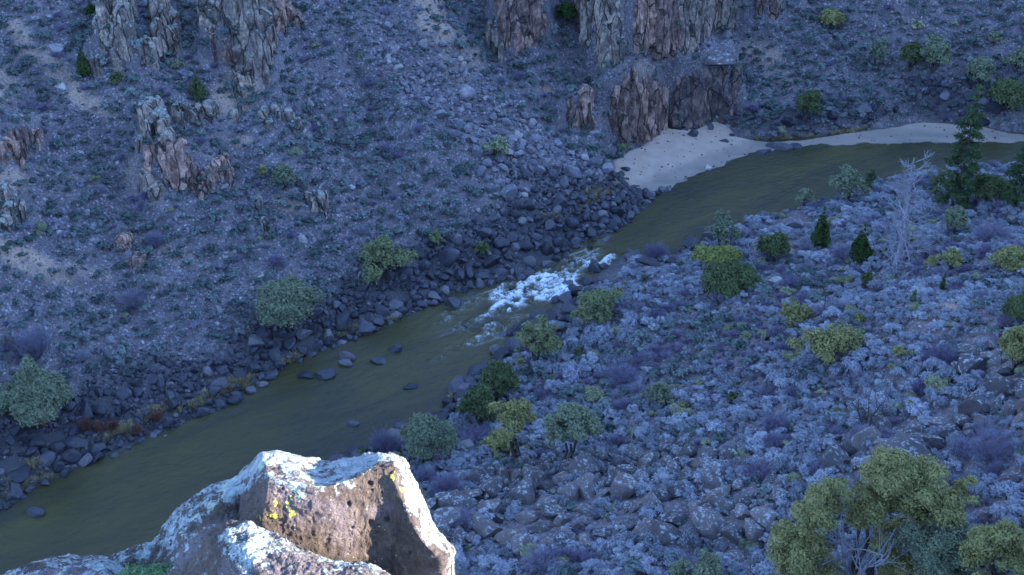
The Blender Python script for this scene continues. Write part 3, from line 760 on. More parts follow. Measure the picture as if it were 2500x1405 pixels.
oc('rock_outcrop', 'stack of pale rounded blocks at the foot of the split brown tower',
   [(352, 435, 405, 22), (348, 465, 428, 18), (366, 475, 432, 24), (380, 492, 455, 26), (402, 458, 430, 20), (395, 478, 455, 18), (368, 492, 462, 20)], M['tan_rock'])
oc('rock_outcrop', 'scattered brown blocks trailing right of the split brown tower',
   [(468, 468, 405, 26), (475, 480, 440, 18), (500, 460, 420, 30), (525, 440, 400, 26), (545, 425, 390, 20), (520, 475, 445, 14), (490, 490, 458, 14), (560, 455, 420, 14)], M['red_rock'])
oc('rock_outcrop', 'small cluster of red streaked teeth at the left edge',
   [(22, 345, 318, 14), (38, 345, 320, 12), (58, 352, 315, 18), (78, 360, 325, 12), (88, 352, 324, 16), (45, 402, 355, 20), (30, 395, 345, 14), (22, 380, 340, 12), (5, 400, 355, 20)], M['red_rock'])
oc('rock_outcrop', 'orange brown knobs in the lower middle of the left slope', [(295, 612, 582, 18), (312, 605, 576, 12), (270, 612, 600, 14), (300, 618, 602, 14)], M['red_rock'])
oc('rock_outcrop', 'low orange brown ledge just below the orange knobs', [(328, 655, 630, 24), (345, 658, 635, 18), (312, 655, 640, 14)], M['red_rock'])
oc('rock_outcrop', 'pale knobs above the tan soil at the left edge', [(20, 540, 505, 22), (48, 535, 500, 16), (8, 500, 465, 22), (5, 560, 540, 20)], M['tan_rock'])
oc('rock_outcrop', 'thin rock fin right of the scattered brown blocks', [(780, 520, 480, 22), (765, 525, 495, 16), (792, 505, 478, 12), (750, 500, 478, 14)], M['tan_rock'])
oc('rock_outcrop', 'slim upright stone below the scattered brown blocks', [(632, 520, 490, 14)], M['tan_rock'])
oc('rock_outcrop', 'small upright stone in the sage below the slim one', [(642, 565, 540, 12)], M['tan_rock'])
oc('rock_outcrop', 'line of low rock fins between the pale buttress and the talus run',
   [(600, 275, 255, 22), (640, 295, 268, 22), (670, 285, 262, 20), (700, 310, 280, 22), (720, 330, 300, 18), (570, 300, 275, 22), (655, 320, 300, 18)], M['tan_rock'])
# ------------------------------------------------------------------ hand placed rocks
ROCKS = []      # (position, size vector, rotation, material key, name, label, group, u, v, px)
def placed(u, v, wpx, hpx, mat, label, water=False, name='boulder', group=None, sink=.3, rotz=None, cat='boulder', flat=None):
    if water:
        p = atz(u, v + hpx * .15, .0)
    else:
        p = hit(u, v + hpx * .3)
        if inpoly([u], [v], SAND)[0]: p = p + [0, -.5, .4]
    D = (p - CAM) @ FW; m = D / FPX
    rx = wpx * m / 2 / 1.02; rz = max(.12, hpx * m / 2 * (1.0 if flat is None else flat)); ry = rx * .8
    seed = int(u * 13 + v * 7); r = np.random.default_rng(seed)
    me = BOULD[seed % len(BOULD)]
    c = p + [0, 0, rz * (1 - 2 * sink) * .6]
    o = bpy.data.objects.new(name, meshes_for(me, mat)); COL.objects.link(o)
    o.location = c; o.scale = (rx, ry, rz / .8); o.rotation_euler = (r.normal() * .12, r.normal() * .12, r.uniform(-.5, .5) if rotz is None else rotz)
    tag(o, label, cat, group); NPL.append((u, v, wpx)); return o
_mf = {}
def meshes_for(me, mat):
    k = (me.name, mat)
    if k not in _mf:
        c = me.copy(); c.name = 'boulder'; c.materials.append(M[mat]); _mf[k] = c
    return _mf[k]
NPL = []
W = True
placed(798, 910, 54, 30, 'dark', 'flat topped dark boulder, larger of two side by side in the river', W)
placed(745, 915, 46, 16, 'dark', 'low flat dark boulder, left one of two side by side in the river', W)
placed(845, 868, 38, 34, 'dark', 'blocky dark boulder touching the water just above the side by side pair', W)
placed(848, 885, 34, 20, 'dark', 'wedge of dark rock at the foot of the blocky boulder in the water', W)
placed(925, 879, 36, 16, 'dark', 'low dark boulder washed by water right of the blocky boulder', W)
placed(965, 850, 34, 22, 'dark', 'single rounded blue grey boulder in the open river below the rapids', W)
placed(1005, 941, 34, 15, 'dark', 'lone low boulder in the middle of the river left of the dense bushes', W)
placed(860, 1033, 28, 13, 'dark', 'lone small dark boulder in mid river above the sunlit foreground rocks', W)
placed(85, 1248, 42, 28, 'dark', 'lone boulder in the river near the lower left corner', W)
placed(1108, 738, 52, 46, 'dark', 'largest boulder standing in the water downstream of the rapids', W)
placed(1152, 718, 20, 13, 'dark', 'little rock in the water between the bank and the largest river boulder', W)
placed(1135, 795, 20, 15, 'dark', 'small dark rock breaking the water with a thin curl of foam beside it', W)
placed(1222, 817, 32, 8, 'dark', 'very low rock awash with a straight streak of foam on its left', W)
placed(1432, 687, 48, 26, 'dark', 'large dark boulder on the right side of the white rapids', W)
placed(1386, 690, 38, 13, 'dark', 'low wet rock inside the rapids beside the large dark boulder', W)
placed(1247, 703, 14, 9, 'dark', 'tiny dark rock poking out at the left end of the rapids', W)
placed(1500, 668, 54, 26, 'dark', 'rounded dark boulder on the near bank at the head of the rapids', W)
placed(1522, 640, 26, 18, 'dark', 'dark boulder where the white water starts beside the near bank', W)
placed(1395, 638, 20, 10, 'dark', 'small submerged rock left of the curved foam line at the rapids head', W)
placed(1439, 604, 16, 22, 'dark', 'narrow upright dark rock at the upper edge of the rapids', W)
placed(1477, 586, 30, 12, 'dark', 'low dark rock off the far bank just above the rapids', W)
placed(1730, 411, 20, 14, 'pale', 'small white boulder standing in the water below the beach', W)
placed(1862, 371, 40, 12, 'dark', 'low dark slab at the water edge, left of the beach boulder cluster', W)
placed(1905, 358, 44, 24, 'dark', 'dark boulder in the middle of the cluster at the beach edge', W)
placed(1880, 355, 26, 18, 'dark', 'dark boulder at the back of the cluster at the beach edge', W)
placed(1942, 356, 34, 14, 'dark', 'dark boulder, right end of the cluster at the beach edge', W)
placed(283, 1111, 20, 15, 'dark', 'small angular rock in the water off the far bank at lower left', W)
placed(50, 1213, 24, 12, 'dark', 'small block in the shallows above the lone corner boulder', W)
placed(315, 1092, 16, 11, 'dark', 'little rock near the bank right of the small angular rock in the water', W)
placed(404, 1065, 12, 6, 'talus', 'pebble sized pale stone just off the lower left bank', W, name='stone', cat='stone')
placed(1245, 838, 30, 22, 'dark', 'dark block on the near bank right below the foam streak', W)
placed(1725, 578, 32, 44, 'dark', 'tall dark boulder with its foot in the water under the leafy point tree', W)
placed(1590, 636, 60, 26, 'dark', 'long dark boulder on the near bank right of the rapids head')
placed(1640, 632, 34, 28, 'dark', 'dark block right beside the long dark boulder on the near bank')
placed(1395, 752, 44, 26, 'dark', 'dark boulder at the lower lip of the rapids on the near bank')
placed(1352, 765, 46, 22, 'dark', 'flat dark boulder jutting into the water below the rapids')
placed(1385, 775, 44, 34, 'dark', 'big dark boulder in the near bank pile below the rapids')
placed(1410, 735, 28, 20, 'dark', 'dark boulder between the rapids and the leaning green bush')
placed(1310, 905 - 130, 24, 18, 'dark', 'dark rock just above the tall willow on the near bank')
placed(970, 738, 42, 34, 'dark', 'slanting slab faced boulder on the far bank left of the largest river boulder')
placed(968, 765, 28, 22, 'dark', 'leaning boulder at the waterline under the slanting slab')
placed(1335, 600, 36, 42, 'dark', 'tallest double topped boulder of the far bank above the rapids')
placed(1296, 632, 38, 36, 'dark', 'pointed triangular boulder on the far bank above the rapids')
placed(1334, 643, 36, 24, 'dark', 'broad flat boulder at the water left of the rapids head')
placed(1265, 658, 28, 24, 'dark', 'smooth faced boulder at the waterline under the pointed triangular one')
placed(1197, 632, 24, 24, 'dark', 'square boulder beside the little round olive bush')
placed(1048, 668, 30, 30, 'dark', 'steep dark boulder right below the yellow green willow')
placed(1180, 668, 36, 26, 'dark', 'wide dark boulder low on the bank below the little round olive bush')
placed(738, 848, 38, 34, 'dark', 'tilted dark slab on the bank just below the big round juniper')
placed(680, 885, 34, 26, 'dark', 'dark boulder at the waterline below left of the big round juniper')
placed(760, 862, 30, 22, 'dark', 'dark boulder at the waterline just right of the tilted slab')
placed(540, 875, 30, 26, 'dark', 'blue faced block on the far bank with a pale driftwood stick')
placed(590, 808, 30, 18, 'red', 'reddish brown slab on the gravel left of the big round juniper') if 'red' in M else placed(590, 808, 30, 18, 'talus', 'reddish brown slab on the gravel left of the big round juniper')
placed(48, 1150, 66, 36, 'dark', 'very large dark boulder on the bank at the lower left')
placed(140, 1085, 50, 34, 'dark', 'large dark boulder on the bank below the leftmost juniper')
placed(248, 995, 44, 30, 'dark', 'large dark boulder right of the leftmost juniper')
placed(410, 1025, 34, 30, 'dark', 'dark boulder at the waterline at the lower left bank with a wet white rim')
placed(495, 998, 28, 24, 'dark', 'dark boulder at the waterline under the strip of dry grass')
placed(580, 958, 26, 16, 'dark', 'outermost dark boulder where the grass strip meets the river')
placed(1528, 412, 22, 18, 'dark', 'single dark boulder lying on the open sand at the left end of the beach')
placed(1690, 325, 28, 24, 'dark', 'dark boulder in the pile at the cliff foot on the beach')
placed(1672, 318, 22, 18, 'dark', 'left boulder in the pile at the cliff foot on the beach')
placed(1700, 308, 22, 16, 'dark', 'upper boulder in the pile at the cliff foot on the beach')
placed(1733, 312, 14, 24, 'dark', 'upright splinter of rock on the sand right of the cliff foot pile')
placed(1786, 330, 14, 12, 'dark', 'small lone stone on the sand right of the upright splinter')
placed(1768, 344, 22, 8, 'dark', 'flat stone lying on the sand below the small lone stone')
placed(1143, 1080, 46, 30, 'pale2' if 'pale2' in M else 'talus', 'flat topped grey slab among small rocks right of the round near bank bush', cat='boulder')
placed(140, 112, 46, 34, 'talus', 'large grey boulder on the slope at the top left corner')
placed(118, 38, 30, 20, 'talus', 'grey boulder above the large one at the top left')
placed(152, 208, 26, 22, 'pale', 'pale boulder on the tan soil below the large grey one at top left')
placed(757, 250, 16, 32, 'pale', 'upright whitish standing stone on the upper slope')
placed(145, 566, 22, 12, 'pale', 'small pale slab in the sage near the left edge')
placed(240, 18, 20, 14, 'talus', 'grey block beside the dark shrub at the top left')
placed(195, 372, 24, 16, 'talus', 'grey boulder right of the red streaked teeth')
placed(858, 455, 22, 14, 'pale', 'pale boulder in the sage right of the thin rock fin')
placed(838, 460, 14, 16, 'talus', 'round grey stone left of the pale boulder in the sage')
placed(1115, 278, 20, 22, 'talus', 'rounded upright boulder in the talus run')
placed(1226, 322, 20, 14, 'talus', 'smooth boulder above the pale yellow bush')
placed(1250, 332, 20, 16, 'talus', 'reddish tinted boulder right above the pale yellow bush')
placed(1318, 408, 30, 30, 'talus', 'biggest grey block of the lower talus')
placed(1336, 395, 24, 24, 'talus', 'square grey block right behind the biggest talus block')
placed(1280, 460, 28, 20, 'talus', 'slanting long grey block in the lower talus')
placed(1187, 432, 20, 18, 'talus', 'rounded grey block at the left of the lower talus')
placed(1337, 215, 26, 30, 'red3' if 'red3' in M else 'talus', 'isolated reddish block on the slope left of the forked pillars')
placed(1455, 322, 28, 12, 'talus', 'flat boulder at the foot of the forked pillars')
placed(1762, 140, 84, 56, 'lich', 'slanted lichened slab resting on top of the broken pillars', sink=.15)
placed(1920, 290, 40, 26, 'dark', 'dark block in the scree left of the riverside juniper')
placed(2365, 228, 34, 22, 'dark', 'rounded dark boulder under the right hand junipers')
placed(2400, 245, 32, 20, 'dark', 'second rounded dark boulder under the right hand junipers')
placed(2395, 292, 40, 22, 'dark', 'dark boulder at the upper edge of the beach behind the tall pine')
placed(1940, 540, 60, 36, 'talus', 'large rounded grey boulder on the point above the water')
placed(1905, 552, 36, 26, 'talus', 'grey boulder at the left of the large rounded one on the point')
placed(1975, 548, 36, 30, 'talus', 'grey boulder between the large rounded one and the small conifer')
placed(1868, 556, 26, 16, 'talus', 'small grey boulder by the water at the tip of the point')
placed(1922, 612, 56, 42, 'talus', 'large smooth boulder half sunk in sage below the olive bush')
placed(1955, 592, 34, 26, 'talus', 'smooth boulder right behind the large half sunk one')
placed(2015, 612, 34, 20, 'talus', 'boulder right of the small conifer foot')
placed(2125, 696, 46, 18, 'lich', 'pale streaked boulder beside the small green juniper in the sage flat')
placed(2155, 685, 24, 24, 'dark', 'dark rock right of the pale streaked boulder')
placed(1895, 680, 30, 18, 'pale', 'pale mound of rock right of the wide olive bush')
placed(1600, 825, 32, 20, 'talus', 'solitary grey rock in the sage below the olive bush')
placed(2225, 812, 44, 20, 'lich', 'rounded lichened boulder on the right slope')
placed(2395, 788, 26, 18, 'lich', 'square boulder resting on a flat ledge on the right slope')
placed(2395, 802, 56, 14, 'lich', 'flat ledge rock under the square boulder on the right slope')
placed(2465, 790, 30, 16, 'lich', 'pale boulder between the two right edge junipers')
placed(2025, 885, 42, 34, 'lich', 'lichened outcrop boulder at the foot of the airy yellow green juniper')
placed(2360, 845, 60, 14, 'lich', 'long low slab on the right slope')
placed(2230, 845, 24, 22, 'lich', 'steep sided brown rock under the rounded lichened boulder')
placed(2175, 935, 50, 30, 'lich', 'wide grey rock in the sage right of the twisted snag')
placed(2440, 935, 90, 60, 'lich', 'big grey outcrop boulder at the right edge')
placed(2490, 985, 50, 80, 'lich', 'steep pointed rock cut by the right edge')
placed(2465, 905, 50, 22, 'dark', 'dark hollowed rock under the lower right edge juniper')
placed(2070, 1085, 60, 44, 'lich', 'broad lichened boulder above the big multi stem juniper')
placed(2010, 1120, 32, 30, 'lich', 'brown faced boulder at the top left of the big multi stem juniper')
placed(2145, 1078, 46, 36, 'lich', 'dark faced boulder with a pale top right of the broad lichened one')
placed(2195, 1065, 50, 52, 'lich', 'sharp pointed boulder with pale edges in the right rock band')
placed(2250, 1090, 54, 44, 'lich', 'angular boulder right of the sharp pointed one')
placed(2230, 1045, 60, 26, 'lich', 'slanted ledge rock above the angular boulder')
placed(2300, 1030, 60, 26, 'lich', 'ribbed ledge rock at the right end of the rock band')
placed(2095, 1125, 60, 40, 'lich', 'boulder seen between the crowns of the big multi stem juniper')
placed(2060, 1190, 70, 36, 'lich', 'long pale topped slab behind the big juniper trunks')
placed(1710, 1125, 46, 40, 'lich', 'lichened boulder at the upper end of the near boulder field')
placed(1560, 1140 + 90, 46, 40, 'lich', 'arched boulder with a dark side in the near boulder field')
placed(1330, 1180, 40, 50, 'lich', 'upright pointed boulder at the top of the near boulder field')
placed(1325, 1280, 62, 46, 'lich', 'triangular boulder with a steep dark face in the near boulder field')
placed(1245, 1300, 64, 56, 'lich', 'biggest rounded boulder of the near boulder field')
placed(1415, 1275, 36, 38, 'lich', 'dark round boulder right of the triangular one')
placed(1430, 1240, 60, 34, 'lich', 'domed boulder with lichen top in the near boulder field')
placed(1215, 1240, 50, 34, 'dark', 'dark faced boulder behind the biggest rounded one')
placed(1290, 1255, 60, 40, 'lich', 'boulder wedged between the biggest rounded and triangular ones')
placed(1610, 1205, 66, 44, 'lich', 'wide boulder with a pale crust at the right of the near boulder field')
placed(1650, 1260, 80, 50, 'lich', 'massive low boulder at the right of the near boulder field')
placed(1550, 1270, 50, 34, 'lich', 'grey boulder left of the massive low one')
placed(1480, 1300, 60, 30, 'lich', 'low boulder at the lower edge of the near boulder field')
placed(1340, 1320, 50, 26, 'lich', 'small lichened boulder below the triangular one')
placed(1820, 1215, 50, 36, 'lich', 'boulder left of the big multi stem juniper crown')
placed(1790, 1290, 70, 46, 'lich', 'low broad boulder in sage left of the big multi stem juniper')
placed(1800, 1360, 70, 34, 'lich', 'pale topped boulder near the bottom edge left of the juniper')
placed(1080, 1250, 36, 30, 'lich', 'grey boulder near the right flank of the sunlit rock')
placed(2400, 1255, 40, 34, 'lich', 'round boulder right of the yellow green treetops at the lower right')
placed(2470, 1165, 50, 26, 'lich', 'grey boulder by the right edge above the yellow green treetop')

# ------------------------------------------------------------------ scattered rocks and shrubs
def candidates(n, box, seed):
    r = np.random.default_rng(seed)
    x = r.uniform(box[0], box[1], n); y = r.uniform(box[2], box[3], n)
    z = H(x, y); f, m, s = sds(x, y); u, v, D = proj(np.stack([x, y, z], 1))
    ok = (D > 20) & (u > -620) & (u < 3050) & (v > -420) & (v < 1800)
    return [a[ok] for a in (x, y, z, f, m, u, v, D)]
def thin(x, y, rad, pr=None):
    """dart throwing on a hash grid: keeps points at least rad apart"""
    keep = np.zeros(len(x), bool); cell = {}; g = 1.5
    order = range(len(x))
    for i in order:
        cx, cy = int(x[i] // g), int(y[i] // g); ok = True; ri = rad[i]
        for a in (-1, 0, 1):
            for b in (-1, 0, 1):
                for j in cell.get((cx + a, cy + b), ()):
                    d = (ri + rad[j]) * .5
                    if (x[i] - x[j]) ** 2 + (y[i] - y[j]) ** 2 < d * d: ok = False; break
                if not ok: break
            if not ok: break
        if ok: keep[i] = True; cell.setdefault((cx, cy), []).append(i)
    return keep
SANDP = SAND
FOREP = [(-200, 1420), (0, 1395), (60, 1370), (260, 1362), (370, 1325), (435, 1240), (590, 1162), (640, 1107), (795, 1143), (920, 1118), (965, 1130), (1048, 1315), (1090, 1360), (1100, 1420), (1100, 1600), (-200, 1600)]
CHUTE = [(870, 40), (1010, -10), (1085, 100), (1190, 200), (1330, 330), (1480, 420), (1450, 490), (1200, 480), (1120, 350), (1000, 230), (900, 140)]
SCREE = [(440, 820), (560, 700), (700, 560), (860, 590), (880, 680), (640, 690), (630, 800), (540, 930), (300, 940), (330, 850)]
FIELD = [(1010, 1205), (1110, 1185), (1260, 1140), (1500, 1115), (1700, 1085), (1900, 1140), (1910, 1330), (1700, 1300), (1500, 1335), (1250, 1350), (1060, 1330)]
BAND = [(1990, 1100), (2060, 1060), (2260, 1020), (2400, 1000), (2420, 1070), (2200, 1130), (2000, 1160)]
BANDR = [(2340, 860), (2500, 830), (2600, 900), (2560, 1060), (2400, 1010)]
def occl(u, v): return inpoly(u, v, FOREP)

C_ = candidates(460000, (-120, 145, 40, 285), 5)
x, y, z, f, m, u, v, D = C_
nn = len(x); r = np.random.default_rng(55); q = r.random(nn)
sand = inpoly(u, v, SANDP)
bankw = np.interp(u, bw_u, bw) * (1 + .35 * fbm(x * .12, y * .12, seed=9))
kind = np.zeros(nn, int)     # 1 dark bank, 2 talus, 3 small scree, 4 near field, 5 sparse slope stones, 6 near bank dark
kind[(f > 2) & (q < .045 + .10 * sst(-.1, .5, fbm(x * .12, y * .12, seed=14)))] = 5
near_sp = (m > 6) & (q < .03); kind[near_sp] = 7
inS = inpoly(u, v, SCREE); kind[inS & (f > 2) & (q < .55)] = 3
inC = inpoly(u + 25 * vn(x * .2, y * .2, seed=2), v, CHUTE); kind[inC & (f > 2) & (q < .5)] = 2
kind[(f > -.5) & (f < bankw) & (u < 1640) & (q < .97)] = 1
dk2 = (blobs(u, v, [(1900, 290, 160, 40, 5, 1), (2060, 275, 150, 42, 0, .9), (2330, 240, 170, 60, 10, 1)]) > q) & (f > 3) & ~sand; kind[dk2] = 8
inF = inpoly(u, v, FIELD) | inpoly(u, v, BAND) | inpoly(u, v, BANDR)
kind[inF & (m > 2) & (q < .5)] = 4
nbw = np.interp(u, [1000, 1130, 1200, 1290, 1330, 1430, 1480, 1700, 1760], [3.5, 3, 1.6, 3.5, 6, 4.5, 3.5, 2.5, .8])
kind[(m > -.4) & (m < nbw) & (u < 1760) & (q < .6)] = 6
kind[inpoly(u, v, [(1000, 1180), (1080, 1110), (1180, 1090), (1200, 1120), (1100, 1170), (1020, 1210)]) & (q < .5)] = 3
kind[sand & (kind != 0)] = 0; kind[sand & (q < .03)] = 9
sel = kind > 0
x, y, z, f, m, u, v, D, kind = [a[sel] for a in (x, y, z, f, m, u, v, D, kind)]
ln_ = lambda med, s: med * np.exp(r.normal(size=len(x)) * s)
size = np.select([kind == 1, kind == 2, kind == 3, kind == 4, kind == 5, kind == 6, kind == 7, kind == 8, kind == 9],
                 [ln_(.29, .52), ln_(.29, .46), ln_(.17, .42), ln_(.50, .48), ln_(.17, .45), ln_(.5, .45), ln_(.22, .4), ln_(.33, .45), ln_(.10, .5)])
size *= np.where((kind == 1), np.interp(f / (np.interp(u, bw_u, bw) + .1), [0, .3, 1], [1.0, 1.15, .62]), 1)
size *= np.where((kind == 1) & (u < 640), .8, 1)
size *= np.where(kind == 2, np.interp(v, [0, 200, 420], [.75, .9, 1.25]), 1)
size = np.clip(size, .09, 1.5)
order = np.argsort(-size)
x, y, z, f, m, u, v, D, kind, size = [a[order] for a in (x, y, z, f, m, u, v, D, kind, size)]
rad = size * 1.32
kp = thin(x, y, rad)
x, y, z, f, m, u, v, D, kind, size = [a[kp] for a in (x, y, z, f, m, u, v, D, kind, size)]
px = size / D
# not on top of the hand placed ones
for (a, b, wp) in NPL:
    bad = (np.hypot(u - a, v - b) < wp * .55); px[bad] = -1
k2 = px > 0
x, y, z, f, m, u, v, D, kind, size, px = [a[k2] for a in (x, y, z, f, m, u, v, D, kind, size, px)]
vis = (u > 5) & (u < 2495) & (v > 5) & (v < 1400) & ~occl(u, v)
score = np.where(vis, px, px * .01)
top = np.argsort(-score)[:max(0, 300 - len(NPL))]
isind = np.zeros(len(x), bool); isind[top] = True
print('rocks', len(x), 'placed', len(NPL), np.bincount(kind))
MATK = {1: 'dark', 2: 'talus', 3: 'talus', 4: 'lich', 5: 'talus', 6: 'dark', 7: 'lich', 8: 'dark', 9: 'dark'}
rx = np.stack([size * r.uniform(.85, 1.2, len(x)), size * r.uniform(.8, 1.1, len(x)), size * r.uniform(.75, 1.15, len(x))], 1)
rr = np.stack([r.normal(size=len(x)) * .35, r.normal(size=len(x)) * .35, r.uniform(0, 6.28, len(x))], 1)
z = np.where(kind == 9, np.maximum(.03 + .10 * f, z), z)
pp = np.stack([x, y, z + size * np.where(np.isin(kind, (1, 2, 4, 6)), .30, .12)], 1)
LM_BANK = [(60, 1100, 'below the leftmost juniper at the lower left'), (230, 1040, 'right of the leftmost juniper'), (420, 980, 'along the strip of dry grass'),
           (620, 900, 'left of the big round juniper'), (760, 830, 'below the big round juniper'), (900, 740, 'below the yellow green willow'),
           (1050, 680, 'right of the yellow green willow'), (1180, 620, 'around the little round olive bush'), (1290, 560, 'above the rapids'), (1400, 520, 'up the bank from the rapids head'), (1500, 470, 'near the left tip of the beach')]
def zone(k, u_, v_):
    if k == 1:
        j = min(LM_BANK, key=lambda t: (t[0] - u_) ** 2 + (t[1] - v_) ** 2)
        return 'dark boulder in the far bank pile ' + j[2], 'far bank boulders ' + j[2]
    if k == 2:
        t = 'upper' if v_ < 200 else ('middle' if v_ < 360 else 'lower')
        return 'grey angular block in the %s part of the talus run down the far slope' % t, '%s talus blocks' % t
    if k == 4:
        if v_ < 1060 and u_ > 2300: return 'lichened grey block among the rocks at the right edge', 'right edge rocks'
        if u_ > 1950: return 'lichened boulder in the rock band above the big multi stem juniper', 'rock band boulders'
        t = 'left' if u_ < 1300 else ('middle' if u_ < 1560 else 'right')
        return 'lichened brown boulder in the %s part of the near boulder field' % t, 'near boulder field, %s part' % t
    if k == 6: return ('dark boulder on the near bank beside the dense bushes' if v_ > 830 else 'dark boulder on the near bank beside the rapids'), 'near bank boulders %s' % ('by the bushes' if v_ > 830 else 'by the rapids')
    if k == 8: return 'dark block in the dark scree above the beach', 'dark scree blocks'
    if k == 9: return 'small dark stone on the sand of the beach', 'stones on the sand'
    if k == 3: return 'grey stone in the fine scree near the big round juniper', 'fine scree stones'
    if k == 5: return 'loose grey stone lying in the sage of the far slope', 'loose far slope stones'
    return 'loose lichened stone lying in the sage of the near slope', 'loose near slope stones'
for i in np.where(isind)[0]:
    o = bpy.data.objects.new('boulder', meshes_for(BOULD[i % len(BOULD)], MATK[kind[i]])); COL.objects.link(o)
    o.location = pp[i]; o.scale = rx[i]; o.rotation_euler = rr[i]
    lb, gr = zone(kind[i], u[i], v[i]); tag(o, lb, 'boulder', gr)
ni = ~isind
for nm, ks, lab, cat in (('bank_boulders', (1, 6, 8, 9), 'mass of small dark boulders and cobbles lining both river banks', 'boulders'),
                         ('talus_stones', (2, 3, 5), 'loose grey talus stones strewn over the far slope', 'stones'),
                         ('near_stones', (4, 7), 'lichened stones strewn over the near slope', 'stones')):
    s_ = ni & np.isin(kind, ks); mt = MATK[ks[0]]
    stuff(nm, protos(STONE if nm != 'near_stones' else BOULD, M[mt]), pp[s_], rx[s_], rr[s_], lab, cat)

# ---- gravel of the far slope
gx_, gy_, gz_, gf, gm, gu, gv, gD = candidates(125000, (-120, 145, 50, 285), 17)
k = (gf > 1.5) & (r.random(len(gx_)) < .35 + .5 * sst(-.2, .4, fbm(gx_ * .18, gy_ * .18, seed=15))) & ~inpoly(gu, gv, SANDP)
gs = .085 * np.exp(r.normal(size=k.sum()) * .35)
stuff('slope_gravel', protos(STONE[:4], M['talus']), np.stack([gx_[k], gy_[k], gz_[k] + .02], 1), np.repeat(gs[:, None], 3, 1), r.uniform(0, 6.28, (k.sum(), 3)),
      'fine gravel scattered over the far slope', 'gravel')

# ---- shrubs
bx, by, bz, bf, bm_, bu, bv, bD = candidates(175000, (-120, 145, 36, 285), 23)
r = np.random.default_rng(77); n = len(bx); q = r.random(n)
cl = fbm(bx * .11, by * .11, o=3, seed=19); cl2 = fbm(bx * .45, by * .45, o=2, seed=29)
pfar = np.clip(.40 + .60 * sst(-.35, .45, cl + .35 * cl2), 0, 1) * (1 - .75 * blobs(bu, bv, TAN))
pfar *= np.where(inpoly(bu, bv, CHUTE), .12, 1) * np.where(inpoly(bu, bv, SCREE), .3, 1) * (bf > np.interp(bu, bw_u, bw) * .9) * (bf > 2.5)
pnear = np.where(bm_ > np.where(bu < 1760, 3, 1), .97, 0) * np.where(inpoly(bu, bv, FIELD), .42, 1) * np.where(inpoly(bu, bv, BAND), .35, 1)
pnear *= 1 - .45 * blobs(bu, bv, [(2340, 745, 170, 40, -20, 1), (1700, 900, 160, 60, -30, .5)])
pr = np.where(bf > 0, pfar, np.where(bm_ > 0, pnear, 0))
for (ux, vx, a, b) in ((1560, 260, 70, 75), (1600, 60, 90, 70), (1740, 50, 60, 60), (1270, 50, 50, 80), (1690, 260, 40, 50), (600, 120, 50, 60), (430, 400, 40, 40)):
    pr *= np.where(((bu - ux) / a) ** 2 + ((bv - vx) / b) ** 2 < 1, .25, 1)
keep = (q < pr) & ~inpoly(bu, bv, SANDP)
for (a, b, wp) in NPL: keep &= ~(np.hypot(bu - a, bv - b) < wp * .5)
bx, by, bz, bf, bm_, bu, bv, bD, cl = [a[keep] for a in (bx, by, bz, bf, bm_, bu, bv, bD, cl)]
n = len(bx); far = bf > 0
size = np.where(far, .60, .52) * np.exp(r.normal(size=n) * .38 + .25 * fbm(bx * .2, by * .2, seed=47)); size = np.clip(size, .22, 1.35)
order = np.argsort(-size); bx, by, bz, bf, bm_, bu, bv, bD, far, size = [a[order] for a in (bx, by, bz, bf, bm_, bu, bv, bD, far, size)]
kp = thin(bx, by, size * np.where(far, 1.15, 1.02)); bx, by, bz, bf, bm_, bu, bv, bD, far, size = [a[kp] for a in (bx, by, bz, bf, bm_, bu, bv, bD, far, size)]
n = len(bx); q = r.random(n); pur = fbm(bx * .15, by * .15, seed=39)
sk = np.where(far, np.where(q < .07 + .15 * (pur > .45), 2, 1), np.where(q < .07 + .45 * (pur > .40), 2, 0))
dz = blobs(bu, bv, [(1680, 850, 260, 110, -15, .75), (1500, 950, 160, 70, -20, .6), (1900, 680, 220, 60, 0, .5), (1250, 1180, 160, 50, 0, .4)])
sk = np.where((sk == 0) & (r.random(n) < .16 + dz), 1, sk)
sk = np.where(~far & (q > .965), 3, sk); sk = np.where(far & (q > .99), 3, sk)
print('shrubs', n, np.bincount(sk))
S_ = np.stack([size * r.uniform(.9, 1.25, n), size * r.uniform(.9, 1.25, n), size * r.uniform(.8, 1.1, n) * np.where(sk == 1, .9, 1)], 1)
R_ = np.stack([r.normal(size=n) * .1, r.normal(size=n) * .1, r.uniform(0, 6.28, n)], 1)
P_ = np.stack([bx, by, bz - .04], 1)
vis = (bu > 10) & (bu < 2490) & (bv > 5) & (bv < 1400) & ~occl(bu, bv)
score = np.where(vis, size / bD, 0); score = score * np.where(sk >= 2, 1.0, 1)
def shrubzone(k, far_, u_, v_):
    what = {0: 'rounded blue grey sage bush', 1: 'dark teal sage bush', 2: 'leafless violet grey bush', 3: 'pale yellowish rabbitbrush'}[k]
    if far_: z_ = 'on the far slope'
    elif v_ > 1330: z_ = 'along the bottom edge left of the big multi stem juniper' if u_ < 1950 else 'around the treetops at the lower right'
    elif u_ < 1300: z_ = 'between the sunlit rocks and the near bank trees' if v_ > 1120 else 'behind the dense near bank bushes'
    elif v_ > 1110: z_ = 'around the near boulder field' if u_ < 1950 else 'below the right rock band'
    elif u_ > 2250: z_ = 'high on the right slope' if v_ < 900 else 'around the right edge rocks'
    elif v_ > 960: z_ = 'on the slope between the twin trees and the twisted snag'
    else: z_ = 'on the sage flat near the river' if v_ < 800 else 'on the middle of the near slope'
    return '%s %s' % (what, z_), '%ses %s' % (what, z_) if what.endswith('bush') else 'rabbitbrush %s' % z_
top = np.argsort(-score)[:300]; isind = np.zeros(n, bool); isind[top] = True
_sm = {}
